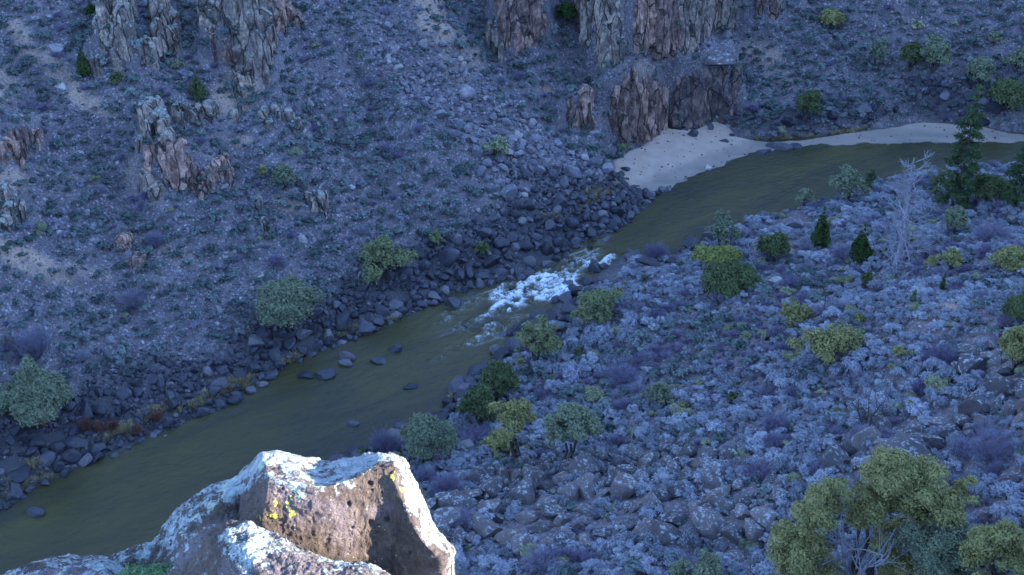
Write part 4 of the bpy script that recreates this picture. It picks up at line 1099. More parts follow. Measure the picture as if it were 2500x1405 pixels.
def shrubmesh(k, i):
    src = {0: SAGE, 1: SAGEL, 2: BARE, 3: SAGE}[k]; me = src[i % len(src)]; key = (me.name, k)
    if key not in _sm:
        c = me.copy(); c.name = 'shrub'; c.materials.append(M[{0: 'sage', 1: 'sage_far', 2: 'bare', 3: 'rabbit'}[k]]); _sm[key] = c
    return _sm[key]
for i in np.where(isind)[0]:
    o = bpy.data.objects.new({0: 'sage_bush', 1: 'sage_bush', 2: 'bare_bush', 3: 'rabbitbrush'}[int(sk[i])], shrubmesh(int(sk[i]), i)); COL.objects.link(o)
    o.location = P_[i]; o.scale = S_[i]; o.rotation_euler = R_[i]
    lb, gr = shrubzone(int(sk[i]), far[i], bu[i], bv[i]); tag(o, lb, 'shrub', gr)
for nm, kk, src, mt, lab in (('sage_brush', 0, SAGE, 'sage', 'blue grey sage brush carpeting the near slope'), ('dark_sage_brush', 1, SAGEL, 'sage_far', 'dark teal sage brush dotting both slopes'),
                        ('bare_brush', 2, BARE, 'bare', 'leafless violet grey brush scattered over both slopes'), ('pale_brush', 3, SAGE, 'rabbit', 'pale yellowish brush scattered over the near slope')):
    s_ = ~isind & (sk == kk)
    stuff(nm, protos(src, M[mt]), P_[s_], S_[s_], R_[s_], lab, 'brush')

# ---- dry grass
gl = []
r = np.random.default_rng(91)
for (a, b, ra, rb, ang, cnt) in [(520, 965, 95, 14, -26, 90), (590, 935, 30, 14, -40, 40), (860, 805, 50, 12, -22, 60), (300, 1050, 50, 14, -20, 40), (370, 1010, 40, 14, -25, 40), (150, 1110, 90, 20, -25, 60),
                                 (1840, 355, 60, 12, -12, 90), (1930, 345, 60, 12, 0, 70), (2050, 330, 70, 10, -8, 100), (2090, 325, 40, 8, -8, 50), (1340, 530, 22, 12, 0, 20), (1450, 480, 60, 22, -30, 50),
                                 (60, 1180, 70, 20, -25, 40), (970, 775, 30, 8, -25, 10), (1110, 970, 40, 14, -50, 24), (710, 880, 40, 12, -30, 25)]:
    c, s = math.cos(R(ang)), math.sin(R(ang))
    for k in range(cnt):
        a1, b1 = r.normal() * ra * .5, r.normal() * rb * .5
        gl.append((a + a1 * c - b1 * s, b + a1 * s + b1 * c))
gp = rays(gl); 
gp = gp[gp[:, 2] > .05]
n = len(gp); s = r.uniform(.45, .95, n)
stuff('dry_grass', protos(TUFT, M['drygrass']), gp, np.stack([s, s, s * .9], 1), np.stack([s * 0, s * 0, r.uniform(0, 6, n)], 1), 'dry yellow grass along the waterline and beach edge', 'grass')
# ------------------------------------------------------------------ trees and large bushes
TREEN = {}
def limb(a, b, r0, r1, r, sag=.12, n=5, sides=5):
    t = np.linspace(0, 1, n)[:, None]; L = np.linalg.norm(b - a)
    p = a + (b - a) * t; p[1:-1] += r.normal(size=(n - 2, 3)) * L * sag * .35
    p[:, 2] -= np.sin(t[:, 0] * np.pi) * L * .05
    return tube(p, np.linspace(r0, r1, n), sides)
def crown_blobs(style, W_, H_, r, dens=1.0):
    B = []
    if style in ('round', 'airy', 'low'):
        nb = int({'round': 50, 'airy': 44, 'low': 36}[style] * dens)
        for i in range(nb):
            d = r.normal(size=3); d /= np.linalg.norm(d); d[2] = abs(d[2]) * 1.15 - .32 * (style != 'low')
            q = r.uniform(.50, .86) if style == 'round' else r.uniform(.35, 1.0)
            br = r.uniform(.10, .21) * W_ * (.78 if style == 'airy' else 1)
            zc = .46 * H_
            c = np.array([d[0] * q * W_ * .5, d[1] * q * W_ * .5, zc + d[2] * q * H_ * .5])
            lobe = 1 + .22 * math.sin(3 * math.atan2(d[1], d[0]) + W_ * 7)
            c[:2] *= lobe
            B.append([*c, br, br, br * r.uniform(.75, 1.05)])
        if style == 'round': B.append([0, 0, zc, W_ * .30, W_ * .30, H_ * .33])
    elif style == 'cone':
        nl = 9
        for i in range(nl):
            t = i / (nl - 1); rad = W_ * .5 * (1 - t) ** .85 * (1.05 if i else .8) + .04 * W_
            k = max(1, int(7 * (1 - t) + 1))
            for j in range(k):
                a = 6.28 * j / k + i + r.normal() * .3; q = rad * r.uniform(.5, .8) if k > 1 else 0
                br = max(.07 * W_, rad * .5) * r.uniform(.75, 1.15)
                B.append([q * math.cos(a), q * math.sin(a), H_ * (.10 + .86 * t), br, br, br * .95 + H_ * .03])
    elif style == 'pine':
        nl = 13
        for i in range(nl):
            t = i / (nl - 1); rad = W_ * .5 * (.95 - .75 * t ** 1.6) * r.uniform(.7, 1.15)
            k = 5 if t < .8 else 2
            for j in range(k):
                if t < .6 and r.random() < .15: continue
                a = 6.28 * j / k + i * 1.3 + r.normal() * .4; q = rad * r.uniform(.45, .85) * (t < .97)
                br = W_ * r.uniform(.15, .25) * (1 - .4 * t)
                B.append([q * math.cos(a), q * math.sin(a), H_ * (.12 + .85 * t) - q * .15, br, br, br * .7])
    elif style == 'column':
        for i in range(12):
            t = i / 11; br = W_ * .38 * (1 - .55 * t) * r.uniform(.8, 1.1)
            B.append([r.normal() * W_ * .08, r.normal() * W_ * .08, H_ * (.15 + .75 * t), br, br, br * 1.2])
    return B
def tree(name, label, cat, u, vt, vb, w, style, mat, group=None, dens=1.0, leaf=1.0, trunk_r=None, xblobs=None, lean=0.0, cover=1.0, fix=False):
    r = np.random.default_rng(int(u * 11 + vt * 5 + w))
    p = hit(u, vb); D = (p - CAM) @ FW; m = D / FPX
    dep = math.atan2(CAM[2] - p[2], math.hypot(p[0], p[1])); cs, sn = math.cos(dep), math.sin(dep)
    ext = (vb - vt) * m; W_ = w * m
    if style in ('round', 'airy', 'low') and not fix:
        H_ = math.sqrt(max(ext ** 2 - (W_ * sn) ** 2 * .8, (.40 * ext) ** 2)) / cs
        vg = (vb + vt) / 2 + H_ * .46 * cs / m
        p = hit(u, min(vg, vb)); D = (p - CAM) @ FW; m = D / FPX
    else:
        H_ = ext / cs
    root = bpy.data.objects.new(name, None); COL.objects.link(root); root.location = p - np.array([0, 0, .1]); root.empty_display_size = .5
    tag(root, label, cat, group)
    B = np.array(xblobs(W_, H_, m, r) if xblobs else crown_blobs(style, W_, H_, r, dens))
    B[:, 0] += lean * B[:, 2]
    s = max(.085, 3.7 * m) * leaf * (1.1 if style == 'airy' else 1)
    per = cover * {'round': 13, 'airy': 6.5, 'low': 12, 'cone': 15, 'pine': 11, 'column': 13}[style] / s ** 2
    V, F = blobcloud(B, per, s, r, {'airy': .2, 'pine': .15}.get(style, .4), 1.6, .5 if style in ('pine', 'cone') else .25)
    link('crown' if style not in ('low',) else 'foliage', mesh_np('crown', V, F), M[mat], root)
    # trunk and limbs
    mb = MB(); tr = trunk_r or max(.05, W_ * .035)
    if style in ('cone', 'pine', 'column'):
        top = np.array([lean * H_, 0, H_ * .96])
        mb.add(*limb(np.array([0, 0, -.3]), top, tr, tr * .2, r, .03, 8, 7))
        for b in B[::2]:
            a = np.array([lean * b[2], 0, min(b[2] * .9, H_ * .9)]); mb.add(*limb(a, b[:3], tr * .25, tr * .1, r, .1, 4, 4))
        link('trunk', mb.mesh('trunk', True), M['bark'], root)
    else:
        k = max(1, min(4, len(B) // 9)); forks = []
        for i in range(k):
            a = 6.28 * i / k + r.uniform(0, 2); f = np.array([math.cos(a) * W_ * .12 + lean * H_ * .4, math.sin(a) * W_ * .12, H_ * r.uniform(.28, .42)])
            mb.add(*limb(np.array([0, 0, -.3]) + r.normal(size=3) * [tr, tr, 0], f, tr, tr * .7, r, .15, 5, 6)); forks.append(f)
        # each clump of leaves hangs on a branch grown from a nearer clump or a fork
        nodes = [(f, 0) for f in forks]; mx = max(np.linalg.norm(B[:, :3] - forks[0], axis=1)) + .01
        for b in B[np.argsort(np.linalg.norm(B[:, :3] - forks[0], axis=1))]:
            e = b[:3]; dist = [np.linalg.norm(q[0] - e) * (1 + .12 * q[1]) + (.8 * W_ if q[0][2] > e[2] + .2 * H_ else 0) for q in nodes]
            q = nodes[int(np.argmin(dist))]; t = 1 - np.linalg.norm(e - forks[0]) / mx
            mb.add(*limb(q[0], e, tr * (.16 + .45 * t), tr * (.10 + .32 * t), r, .22, 5, 4)); nodes.append((e, q[1] + 1))
        link('trunk' if style != 'low' else 'stems', mb.mesh('trunk', True), M['bark'], root)
    TREEN[label] = root
    return root
def grow(mb, p, d, L, rad, depth, r, spread=.55, up=.05, kids=(2, 4), minr=.012):
    n = 4; pts = [p]; q = p.copy(); dd = d.copy()
    for i in range(n):
        dd = dd + r.normal(size=3) * .16 + [0, 0, up]; dd /= np.linalg.norm(dd); q = q + dd * L / n; pts.append(q.copy())
    r1 = max(rad * .55, minr); mb.add(*tube(pts, np.linspace(rad, r1, n + 1), 5 if rad > .05 else 3))
    if depth <= 0: return
    for i in range(r.integers(*kids) + 1):
        t = r.uniform(.35, 1.0); j = int(t * n); b = pts[j]
        nd = dd + r.normal(size=3) * spread; nd /= np.linalg.norm(nd)
        grow(mb, np.array(b), nd, L * r.uniform(.55, .8), max(rad * .5, minr), depth - 1, r, spread, up, kids, minr)
def dead_tree(name, label, u, vt, vb, w, seed=0, trunk_mat='deadwood', group=None, style='fork', lean=(0, 0), cat='dead tree', depth=3, minpx=.45):
    r = np.random.default_rng(int(u + vb) + seed); p = hit(u, vb); D = (p - CAM) @ FW; m = D / FPX
    dep = math.atan2(CAM[2] - p[2], math.hypot(p[0], p[1])); H_ = (vb - vt) * m / math.cos(dep); W_ = w * m
    root = bpy.data.objects.new(name, None); COL.objects.link(root); root.location = p - np.array([0, 0, .1]); tag(root, label, cat, group)
    mr = minpx * m
    tr = MB(); br = MB()
    top = np.array([lean[0] * H_, lean[1] * H_, H_])
    if style == 'spire':
        n = 9; t = np.linspace(0, 1, n); pts = top * t[:, None] + np.stack([.02 * H_ * np.sin(t * 5), 0 * t, 0 * t], 1)
        tr.add(*tube(pts, np.linspace(.030 * H_, .006 * H_, n), 7))
        for i in range(46):
            t = r.uniform(.12, .97); a = r.uniform(0, 6.28); L = W_ * .5 * (1.1 - .75 * t) * r.uniform(.6, 1.1)
            grow(br, top * t, np.array([math.cos(a), math.sin(a), r.uniform(-.15, .35)]), L, max(.006 * H_, mr), 2, r, .5, .0, (2, 4), mr * .7)
    else:
        k = 1 if style == 'stick' else 3
        for i in range(k):
            a = r.uniform(0, 6.28); d = np.array([math.cos(a) * .28 * (k > 1), math.sin(a) * .28 * (k > 1), 1]) + [lean[0], lean[1], 0]; d /= np.linalg.norm(d)
            L = H_ * r.uniform(.5, .7) * (1.4 if k == 1 else 1)
            pts = [np.array([0, 0, -.2]) + d * L * t + r.normal(size=3) * L * .03 * (t > 0) for t in np.linspace(0, 1, 6)]
            R0 = max(.020 * H_, mr * 1.3)
            tr.add(*tube(pts, np.linspace(R0, R0 * .35, 6), 7))
            for j in range(7 if k > 1 else 9):
                q = pts[r.integers(2, 6)]; a = r.uniform(0, 6.28)
                grow(br, q.copy(), np.array([math.cos(a), math.sin(a), r.uniform(.2, 1.1)]), H_ * r.uniform(.22, .4) * (W_ / H_ + .4), max(R0 * .3, mr), depth - 1, r, .5, .06, (1, 3), mr * .7)
    link('trunk', tr.mesh('trunk', True), M[trunk_mat], root)
    link('branches', br.mesh('branches', False), M[trunk_mat if trunk_mat == 'deadwood' else 'bark'], root)
    return root
def bare_bush(name, label, u, vt, vb, w, mat='bare', seed=0, group=None, n=330):
    p = hit(u, vb - (vb - vt) * .15); D = (p - CAM) @ FW; m = D / FPX
    me = twig_mesh('twigs', int(u + seed), n, .45 * m / (w * m * .5)); me.materials.append(M[mat])
    o = bpy.data.objects.new(name, me); COL.objects.link(o); o.location = p
    o.scale = (w * m * .5, w * m * .45, (vb - vt) * m * .85); return tag(o, label, 'bush', group)

# far side
tree('conifer', 'small dark conifer beside the lichened rib near the top left', 'tree', 208, 116, 183, 34, 'cone', 'conifer')
tree('bush', 'round green bush on the tan soil below the lichened rib', 'bush', 283, 180, 211, 32, 'low', 'juniper')
tree('juniper_tree', 'conical green juniper standing alone above the row of rock teeth', 'tree', 485, 178, 241, 40, 'cone', 'juniper')
tree('shrub', 'dark shrub at the top edge left of the lichened rib', 'shrub', 228, 2, 56, 26, 'round', 'conifer')
tree('bush', 'round grey green bush on the slope above the big round juniper', 'bush', 693, 388, 468, 56, 'round', 'juniper_g')
tree('bush', 'small yellow green bush just left of the round grey green one', 'bush', 643, 400, 438, 20, 'low', 'juniper_y')
tree('bush', 'pale yellow bush at the edge of the talus run', 'bush', 1212, 335, 386, 52, 'low', 'rabbit')
tree('juniper_tree', 'big round green juniper on the far bank', 'tree', 703, 666, 816, 138, 'round', 'juniper_g', cover=1.15, dens=1.3)
tree('willow', 'airy yellow green willow on the far bank right of the big round juniper', 'tree', 940, 578, 700, 134, 'airy', 'willow')
tree('bush', 'small yellow green bush above the far bank boulders', 'bush', 1067, 565, 606, 36, 'low', 'willow')
tree('bush', 'little round dark olive bush among the far bank boulders', 'bush', 1175, 585, 629, 36, 'round', 'juniper')
tree('bush', 'tiny green bush between the small yellow green and the olive one', 'bush', 1097, 612, 636, 16, 'low', 'juniper')
def _left(W_, H_, m, r):
    B = crown_blobs('round', W_, H_ * .85, r, 1.2)
    for i in range(6): B.append([.06 * W_, 0, H_ * (.72 + .05 * i), W_ * (.13 - .012 * i), W_ * .12, H_ * .08])
    return B
tree('juniper_tree', 'big juniper with a pointed top on the far bank at the left edge', 'tree', 95, 872, 1052, 168, 'round', 'juniper_g', xblobs=_left, cover=1.1)
bare_bush('bare_bush', 'pale violet leafless bush above the leftmost juniper', 88, 785, 885, 100)
for (a, b, c, w_, t) in [(100, 1012, 1050, 36, 'at the foot of the leftmost juniper'), (212, 1012, 1058, 40, 'right of the leftmost juniper'), (245, 1022, 1062, 34, 'second right of the leftmost juniper'),
                         (278, 1018, 1056, 34, 'third right of the leftmost juniper'), (335, 1032, 1066, 36, 'near the waterline dry grass at lower left'), (385, 1000, 1032, 34, 'just below the grass strip at lower left')]:
    bare_bush('red_shrub', 'reddish leafless shrub ' + t, a, b, c, w_, 'redtwig', 3, 'reddish shrubs on the far bank', 200)
# top right
T = tree
T('bush', 'yellow green round bush near the top edge right of the cliffs', 'bush', 2029, 15, 77, 62, 'round', 'juniper_y')
T('tree', 'faint yellow green tree with a dark trunk on the upper right slope', 'tree', 2138, 83, 180, 58, 'airy', 'juniper_g')
T('juniper_tree', 'dark round juniper, left of the joined pair on the upper right slope', 'tree', 2222, 95, 172, 62, 'round', 'juniper')
T('juniper_tree', 'greener juniper, right of the joined pair on the upper right slope', 'tree', 2275, 75, 192, 72, 'round', 'juniper_g')
T('juniper_tree', 'round juniper above the dark boulders at the right', 'tree', 2388, 130, 220, 62, 'round', 'juniper_g')
T('juniper_tree', 'dark spreading juniper at the right edge above the beach', 'tree', 2455, 190, 272, 88, 'round', 'juniper')
T('juniper_tree', 'upright juniper on the dark scree above the beach', 'tree', 1971, 208, 300, 60, 'round', 'juniper')
T('bush', 'tiny pale yellow bush on the upper right slope', 'bush', 2236, 50, 76, 28, 'low', 'rabbit')
T('bush', 'small yellow green bush near the top right corner', 'bush', 2425, 78, 112, 32, 'low', 'juniper_g')
T('shrub', 'dark shrub in the gully left of the lichened grey tower', 'shrub', 1385, 2, 62, 50, 'round', 'conifer')
T('bush', 'dim green tree right of the junipers at the right edge', 'tree', 2480, 110, 180, 60, 'airy', 'juniper_g')
for (a, b, c, w_) in [(1930, 120, 150, 34), (2075, 200, 230, 30), (1880, 215, 245, 32), (2050, 130, 160, 30)]: pass
# near bank, right
T('pine_tree', 'tall narrow pine in front of the river with its crown over the beach', 'tree', 2326, 218, 520, 96, 'pine', 'pine', 'tall pines at the right', trunk_r=.22, cover=1.2)
T('pine_tree', 'tall thin pine at the right edge', 'tree', 2478, 245, 520, 80, 'pine', 'pine', 'tall pines at the right', trunk_r=.20)
T('willow', 'grey green leafy tree on the near bank left of the dead spire', 'tree', 2062, 398, 500, 96, 'airy', 'juniper_g')
T('pine_tree', 'small tree with bare dark trunk and tufted top against the river', 'tree', 2115, 398, 490, 34, 'airy', 'pine', trunk_r=.12)
T('bush', 'low green bush at the water edge on the point', 'bush', 1964, 466, 512, 54, 'low', 'juniper_g')
dead_tree('dead_tree', 'tall leafless grey tree with a fine web of branches', 2188, 393, 645, 160, style='spire', minpx=.42)
T('conifer', 'dark green conical tree on the point beside the grey boulders', 'tree', 2000, 506, 600, 42, 'cone', 'conifer')
T('conifer', 'smallest dark conical tree touching the one on the point', 'tree', 2018, 570, 600, 22, 'cone', 'conifer')
T('conifer', 'dark green conical tree left of the dead spire foot', 'tree', 2098, 548, 638, 48, 'cone', 'conifer')
T('tree', 'grey green leafy tree at the water on the left tip of the point', 'tree', 1762, 500, 618, 82, 'airy', 'juniper_g')
T('bush', 'bright yellow green bush at the foot of the point tree', 'bush', 1750, 602, 660, 112, 'low', 'bright', leaf=.9, cover=.8)
T('bush', 'dark olive bush between the leaning dead trunk and the grey boulders', 'bush', 1886, 560, 638, 78, 'round', 'juniper')
dead_tree('dead_tree', 'pale leaning dead trunk forked at its tip beside the olive bush', 1845, 562, 655, 40, style='stick', lean=(-.45, 0))
T('bush', 'wide spreading olive bush in the sage below the leaning dead trunk', 'bush', 1788, 650, 726, 144, 'low', 'juniper')
T('juniper_tree', 'yellowish round juniper right of the tall leafless tree', 'tree', 2323, 494, 576, 66, 'round', 'juniper_g')
T('shrub', 'dark spreading shrub between the two tall pines', 'shrub', 2410, 430, 505, 96, 'low', 'juniper')
T('shrub', 'dark green shrub left of the tall narrow pine', 'shrub', 2285, 405, 480, 56, 'airy', 'juniper')
T('bush', 'yellow green pointed bush on the right flat below the round juniper', 'bush', 2320, 608, 660, 54, 'low', 'juniper_y')
T('bush', 'small yellow green bush left of the pointed one', 'bush', 2272, 628, 658, 32, 'low', 'juniper_y')
T('bush', 'broad yellow green bush at the right edge of the flat', 'bush', 2470, 600, 664, 88, 'round', 'juniper_y')
T('juniper_tree', 'small green juniper behind the pale streaked boulder', 'tree', 2112, 655, 706, 30, 'round', 'juniper')
T('juniper_tree', 'thin dark juniper sapling on the right slope', 'tree', 2298, 664, 714, 16, 'column', 'conifer')
T('juniper_tree', 'small green juniper sapling left of the thin dark one', 'tree', 2228, 704, 744, 20, 'column', 'juniper')
T('juniper_tree', 'airy olive juniper in the middle of the near slope', 'tree', 1938, 724, 806, 80, 'airy', 'juniper_y', cover=1.2)
T('juniper_tree', 'dark green juniper at the right edge above the yellow green one', 'tree', 2482, 708, 792, 70, 'round', 'juniper')
T('juniper_tree', 'large yellow green juniper at the right edge', 'tree', 2472, 776, 910, 92, 'round', 'juniper_y')
T('juniper_tree', 'airy yellow green juniper above a lichened boulder on the slope', 'tree', 2020, 788, 912, 150, 'airy', 'juniper_y', cover=1.1)
T('bush', 'tiny bright bush right above the airy yellow green juniper', 'bush', 2096, 766, 792, 24, 'low', 'bright')
T('bush', 'small yellow green bush right of the airy juniper', 'bush', 2195, 844, 870, 32, 'low', 'juniper_y')
dead_tree('dead_snag', 'thin black snag in the middle of the near slope', 2010, 694, 762, 18, style='stick', trunk_mat='bark', depth=2)
# near bank, centre
def _lean(W_, H_, m, r):
    B = crown_blobs('round', W_ * .75, H_ * .9, r)
    for b in B: b[0] += (b[2] - H_ * .3) * .55
    for i in range(8): B.append([W_ * (.15 + .05 * i), r.normal() * .3, H_ * (.55 + .03 * i), W_ * .13, W_ * .13, W_ * .11])
    return B
T('willow', 'leaning green bush on the near bank beside the rapids', 'bush', 1440, 688, 800, 125, 'round', 'willow', xblobs=_lean)
T('willow', 'tall grey green willow on the near bank below the rapids', 'tree', 1306, 762, 905, 112, 'airy', 'willow', cover=1.5)
T('juniper_tree', 'dense dark green juniper, upper of the overlapping pair by the river', 'tree', 1216, 877, 988, 98, 'round', 'juniper')
T('juniper_tree', 'dense olive juniper, lower of the overlapping pair by the river', 'tree', 1171, 930, 1050, 92, 'round', 'juniper')
T('juniper_tree', 'round grey green juniper behind the sunlit rock', 'tree', 1046, 1008, 1140, 124, 'round', 'juniper_g')
bare_bush('bare_bush', 'pale leafless bush between the sunlit rock and the round near juniper', 943, 1038, 1122, 84)
T('bush', 'small olive bush at the tip of the sunlit rock by the water', 'bush', 881, 1090, 1134, 32, 'round', 'juniper')
T('bush', 'narrow dark bush right behind the sunlit rock peak', 'bush', 975, 1094, 1162, 36, 'round', 'juniper')
T('juniper_tree', 'sparse juniper, left of the twin trees with leaning trunks', 'tree', 1268, 972, 1142, 104, 'airy', 'juniper_y', lean=-.12, trunk_r=.22, cover=1.5,
  xblobs=lambda W_, H_, m, r: [[b[0], b[1], b[2] * .55 + H_ * .42, b[3], b[4], b[5]] for b in crown_blobs('airy', W_, H_, r, 1.1)])
T('juniper_tree', 'sparse juniper, right of the twin trees with leaning trunks', 'tree', 1387, 985, 1152, 140, 'airy', 'juniper_g', lean=.05, trunk_r=.2, cover=1.6,
  xblobs=lambda W_, H_, m, r: [[b[0], b[1], b[2] * .62 + H_ * .34, b[3], b[4], b[5]] for b in crown_blobs('airy', W_, H_, r, 1.2)])
T('bush', 'low olive bush left below the twin trees', 'bush', 1222, 1056, 1110, 72, 'low', 'juniper_y')
T('juniper_tree', 'hazy grey green small tree in the middle of the sage slope', 'tree', 1608, 925, 1005, 76, 'airy', 'juniper_g')
dead_tree('dead_snag', 'small grey snag in the sage right of the twin trees', 1542, 1012, 1108, 40, style='stick', depth=3)
dead_tree('dead_tree', 'twisted dark snag with two upright stems on the right slope', 2108, 932, 1052, 70, style='fork', trunk_mat='bark')
T('bush', 'bright yellow green ball shaped bush right of the twisted snag', 'bush', 2224, 978, 1010, 30, 'low', 'bright')
T('bush', 'small dark green bush left of the twisted snag', 'bush', 1787, 958, 988, 22, 'low', 'juniper')
T('bush', 'small yellow green bush left of the small dark green one', 'bush', 1666, 982, 1004, 24, 'low', 'juniper_y')
T('bush', 'low yellowish bush behind the twisted snag', 'bush', 2050, 1000, 1030, 50, 'low', 'juniper_g')
T('bush', 'small dark bush near the olive bush by the near boulders', 'bush', 1412, 850, 880, 24, 'low', 'juniper')
# big foreground juniper
def _big(W_, H_, m, r):
    B = []; k = m * 1.0
    def lobe(du, dv, wpx, hpx, n, y=0.0):      # offsets in photo pixels from the base of the trunk
        cx, cz = du * k, dv * k / .80
        for i in range(n):
            d = r.normal(size=3); d /= np.linalg.norm(d); q = r.uniform(.3, .95)
            br = r.uniform(.15, .25) * min(wpx, hpx * 1.2) * k
            B.append([cx + d[0] * q * wpx * k * .5, y + d[1] * q * wpx * k * .42, cz + d[2] * q * hpx * k * .55, br, br, br * .72])
    lobe(-140, 205, 130, 120, 20, .3); lobe(-165, 110, 160, 130, 22); lobe(-120, 60, 170, 110, 15, -.6); lobe(-30, 30, 120, 80, 8, -.9); lobe(-95, 250, 90, 60, 7, .6)
    lobe(60, 270, 190, 120, 26, .6); lobe(-10, 190, 130, 130, 17, 1.0); lobe(130, 190, 210, 130, 26, .8); lobe(60, 110, 150, 100, 11, 1.2); lobe(215, 240, 90, 60, 7, .8)
    return B
big = T('juniper_tree', 'big multi stem juniper with sprawling olive crowns at the lower right', 'tree', 2095, 1110, 1440, 460, 'airy', 'juniper_y', xblobs=_big, fix=True, trunk_r=.17, leaf=.9, cover=1.9)
T('juniper_tree', 'grey green juniper right in front of the big multi stem one', 'tree', 2270, 1246, 1450, 190, 'round', 'juniper_g', cover=.9)
T('juniper_tree', 'bright yellow green treetop at the lower right', 'tree', 2415, 1256, 1470, 190, 'airy', 'juniper_y', cover=1.9)
T('juniper_tree', 'yellow green bush cut by the bottom edge right of the bare branches', 'bush', 2215, 1350, 1450, 120, 'round', 'juniper_y')
T('juniper_tree', 'small juniper rising from the bottom edge left of the big one', 'tree', 1722, 1345, 1440, 110, 'airy', 'juniper_g', cover=1.5)
T('juniper_tree', 'faint green treetop at the bottom edge left of the small juniper', 'tree', 1655, 1355, 1450, 70, 'airy', 'juniper_g', cover=1.5)
dead_tree('dead_tree', 'white leafless branches in front of the big multi stem juniper', 2085, 1245, 1455, 200, style='fork', seed=4, cat='dead tree', depth=3, minpx=.34)
T('bush', 'low green bush left of the big multi stem juniper', 'bush', 1835, 1315, 1345, 50, 'low', 'juniper_g')
# extra named leafless bushes of the near slope
for (a, b, c, w_, t) in [(1095, 1155, 1215, 110, 'right of the sunlit rock top'), (1165, 1045, 1080, 120, 'above the flat topped grey slab'), (1140, 1245, 1290, 90, 'right beside the sunlit rock flank'),
                         (1330, 1330, 1400, 130, 'at the bottom edge below the near boulder field'), (1850, 1120, 1185, 110, 'left above the big multi stem juniper'), (2110, 1040, 1085, 100, 'at the foot of the twisted snag'),
                         (2420, 1050, 1130, 200, 'below the right edge outcrop'), (2290, 840, 900, 110, 'on the right slope below the square boulder'), (2460, 760, 800, 80, 'between the right edge junipers'),
                         (1520, 890, 940, 110, 'on the dark middle of the near slope'), (1600, 590, 640, 70, 'on the near bank right of the rapids head'), (2060, 590, 640, 90, 'between the two conical trees'), (2420, 540, 600, 110, 'under the tall thin pine'),
                         (380, 560, 610, 50, 'on the left slope among dark sage'), (330, 700, 760, 70, 'on the lower left slope'), (1890, 1010, 1060, 90, 'left of the broad lichened boulder')]:
    bare_bush('bare_bush', 'violet grey leafless bush ' + t, a, b, c, w_, 'bare', 1, None, 330)
# driftwood
for (a, b, dx, dz, lab) in [(1700, 560, 60, -22, 'long pale driftwood branch sticking out over the water near the point'), (2150, 190, 90, 26, 'fallen bare log on the scree of the upper right slope'),
                            (2450, 700, 0, 0, ''), (2400, 580, 90, 20, 'pale fallen log under the tall thin pine')]:
    if not lab: continue
    p0 = hit(a + (200 if a == 1700 else 0), b - (60 if a == 1700 else 0)); D = (p0 - CAM) @ FW; m = D / FPX
    q = np.array([dx * m, .4, -dz * m * .1]); rr_ = np.random.default_rng(a)
    mb = MB(); mb.add(*limb(np.array([0, 0, .25]), np.array([0, 0, .35]) + q, .13, .05, rr_, .1, 6, 6))
    for i in range(4): mb.add(*limb(np.array([0, 0, .3]) + q * (.3 + .15 * i), np.array([0, 0, .3]) + q * (.45 + .15 * i) + rr_.normal(size=3) * .5, .05, .02, rr_, .1, 4, 4))
    o = link('fallen_log', mb.mesh('fallen_log', True), M['deadwood']); o.location = p0; tag(o, lab, 'log')
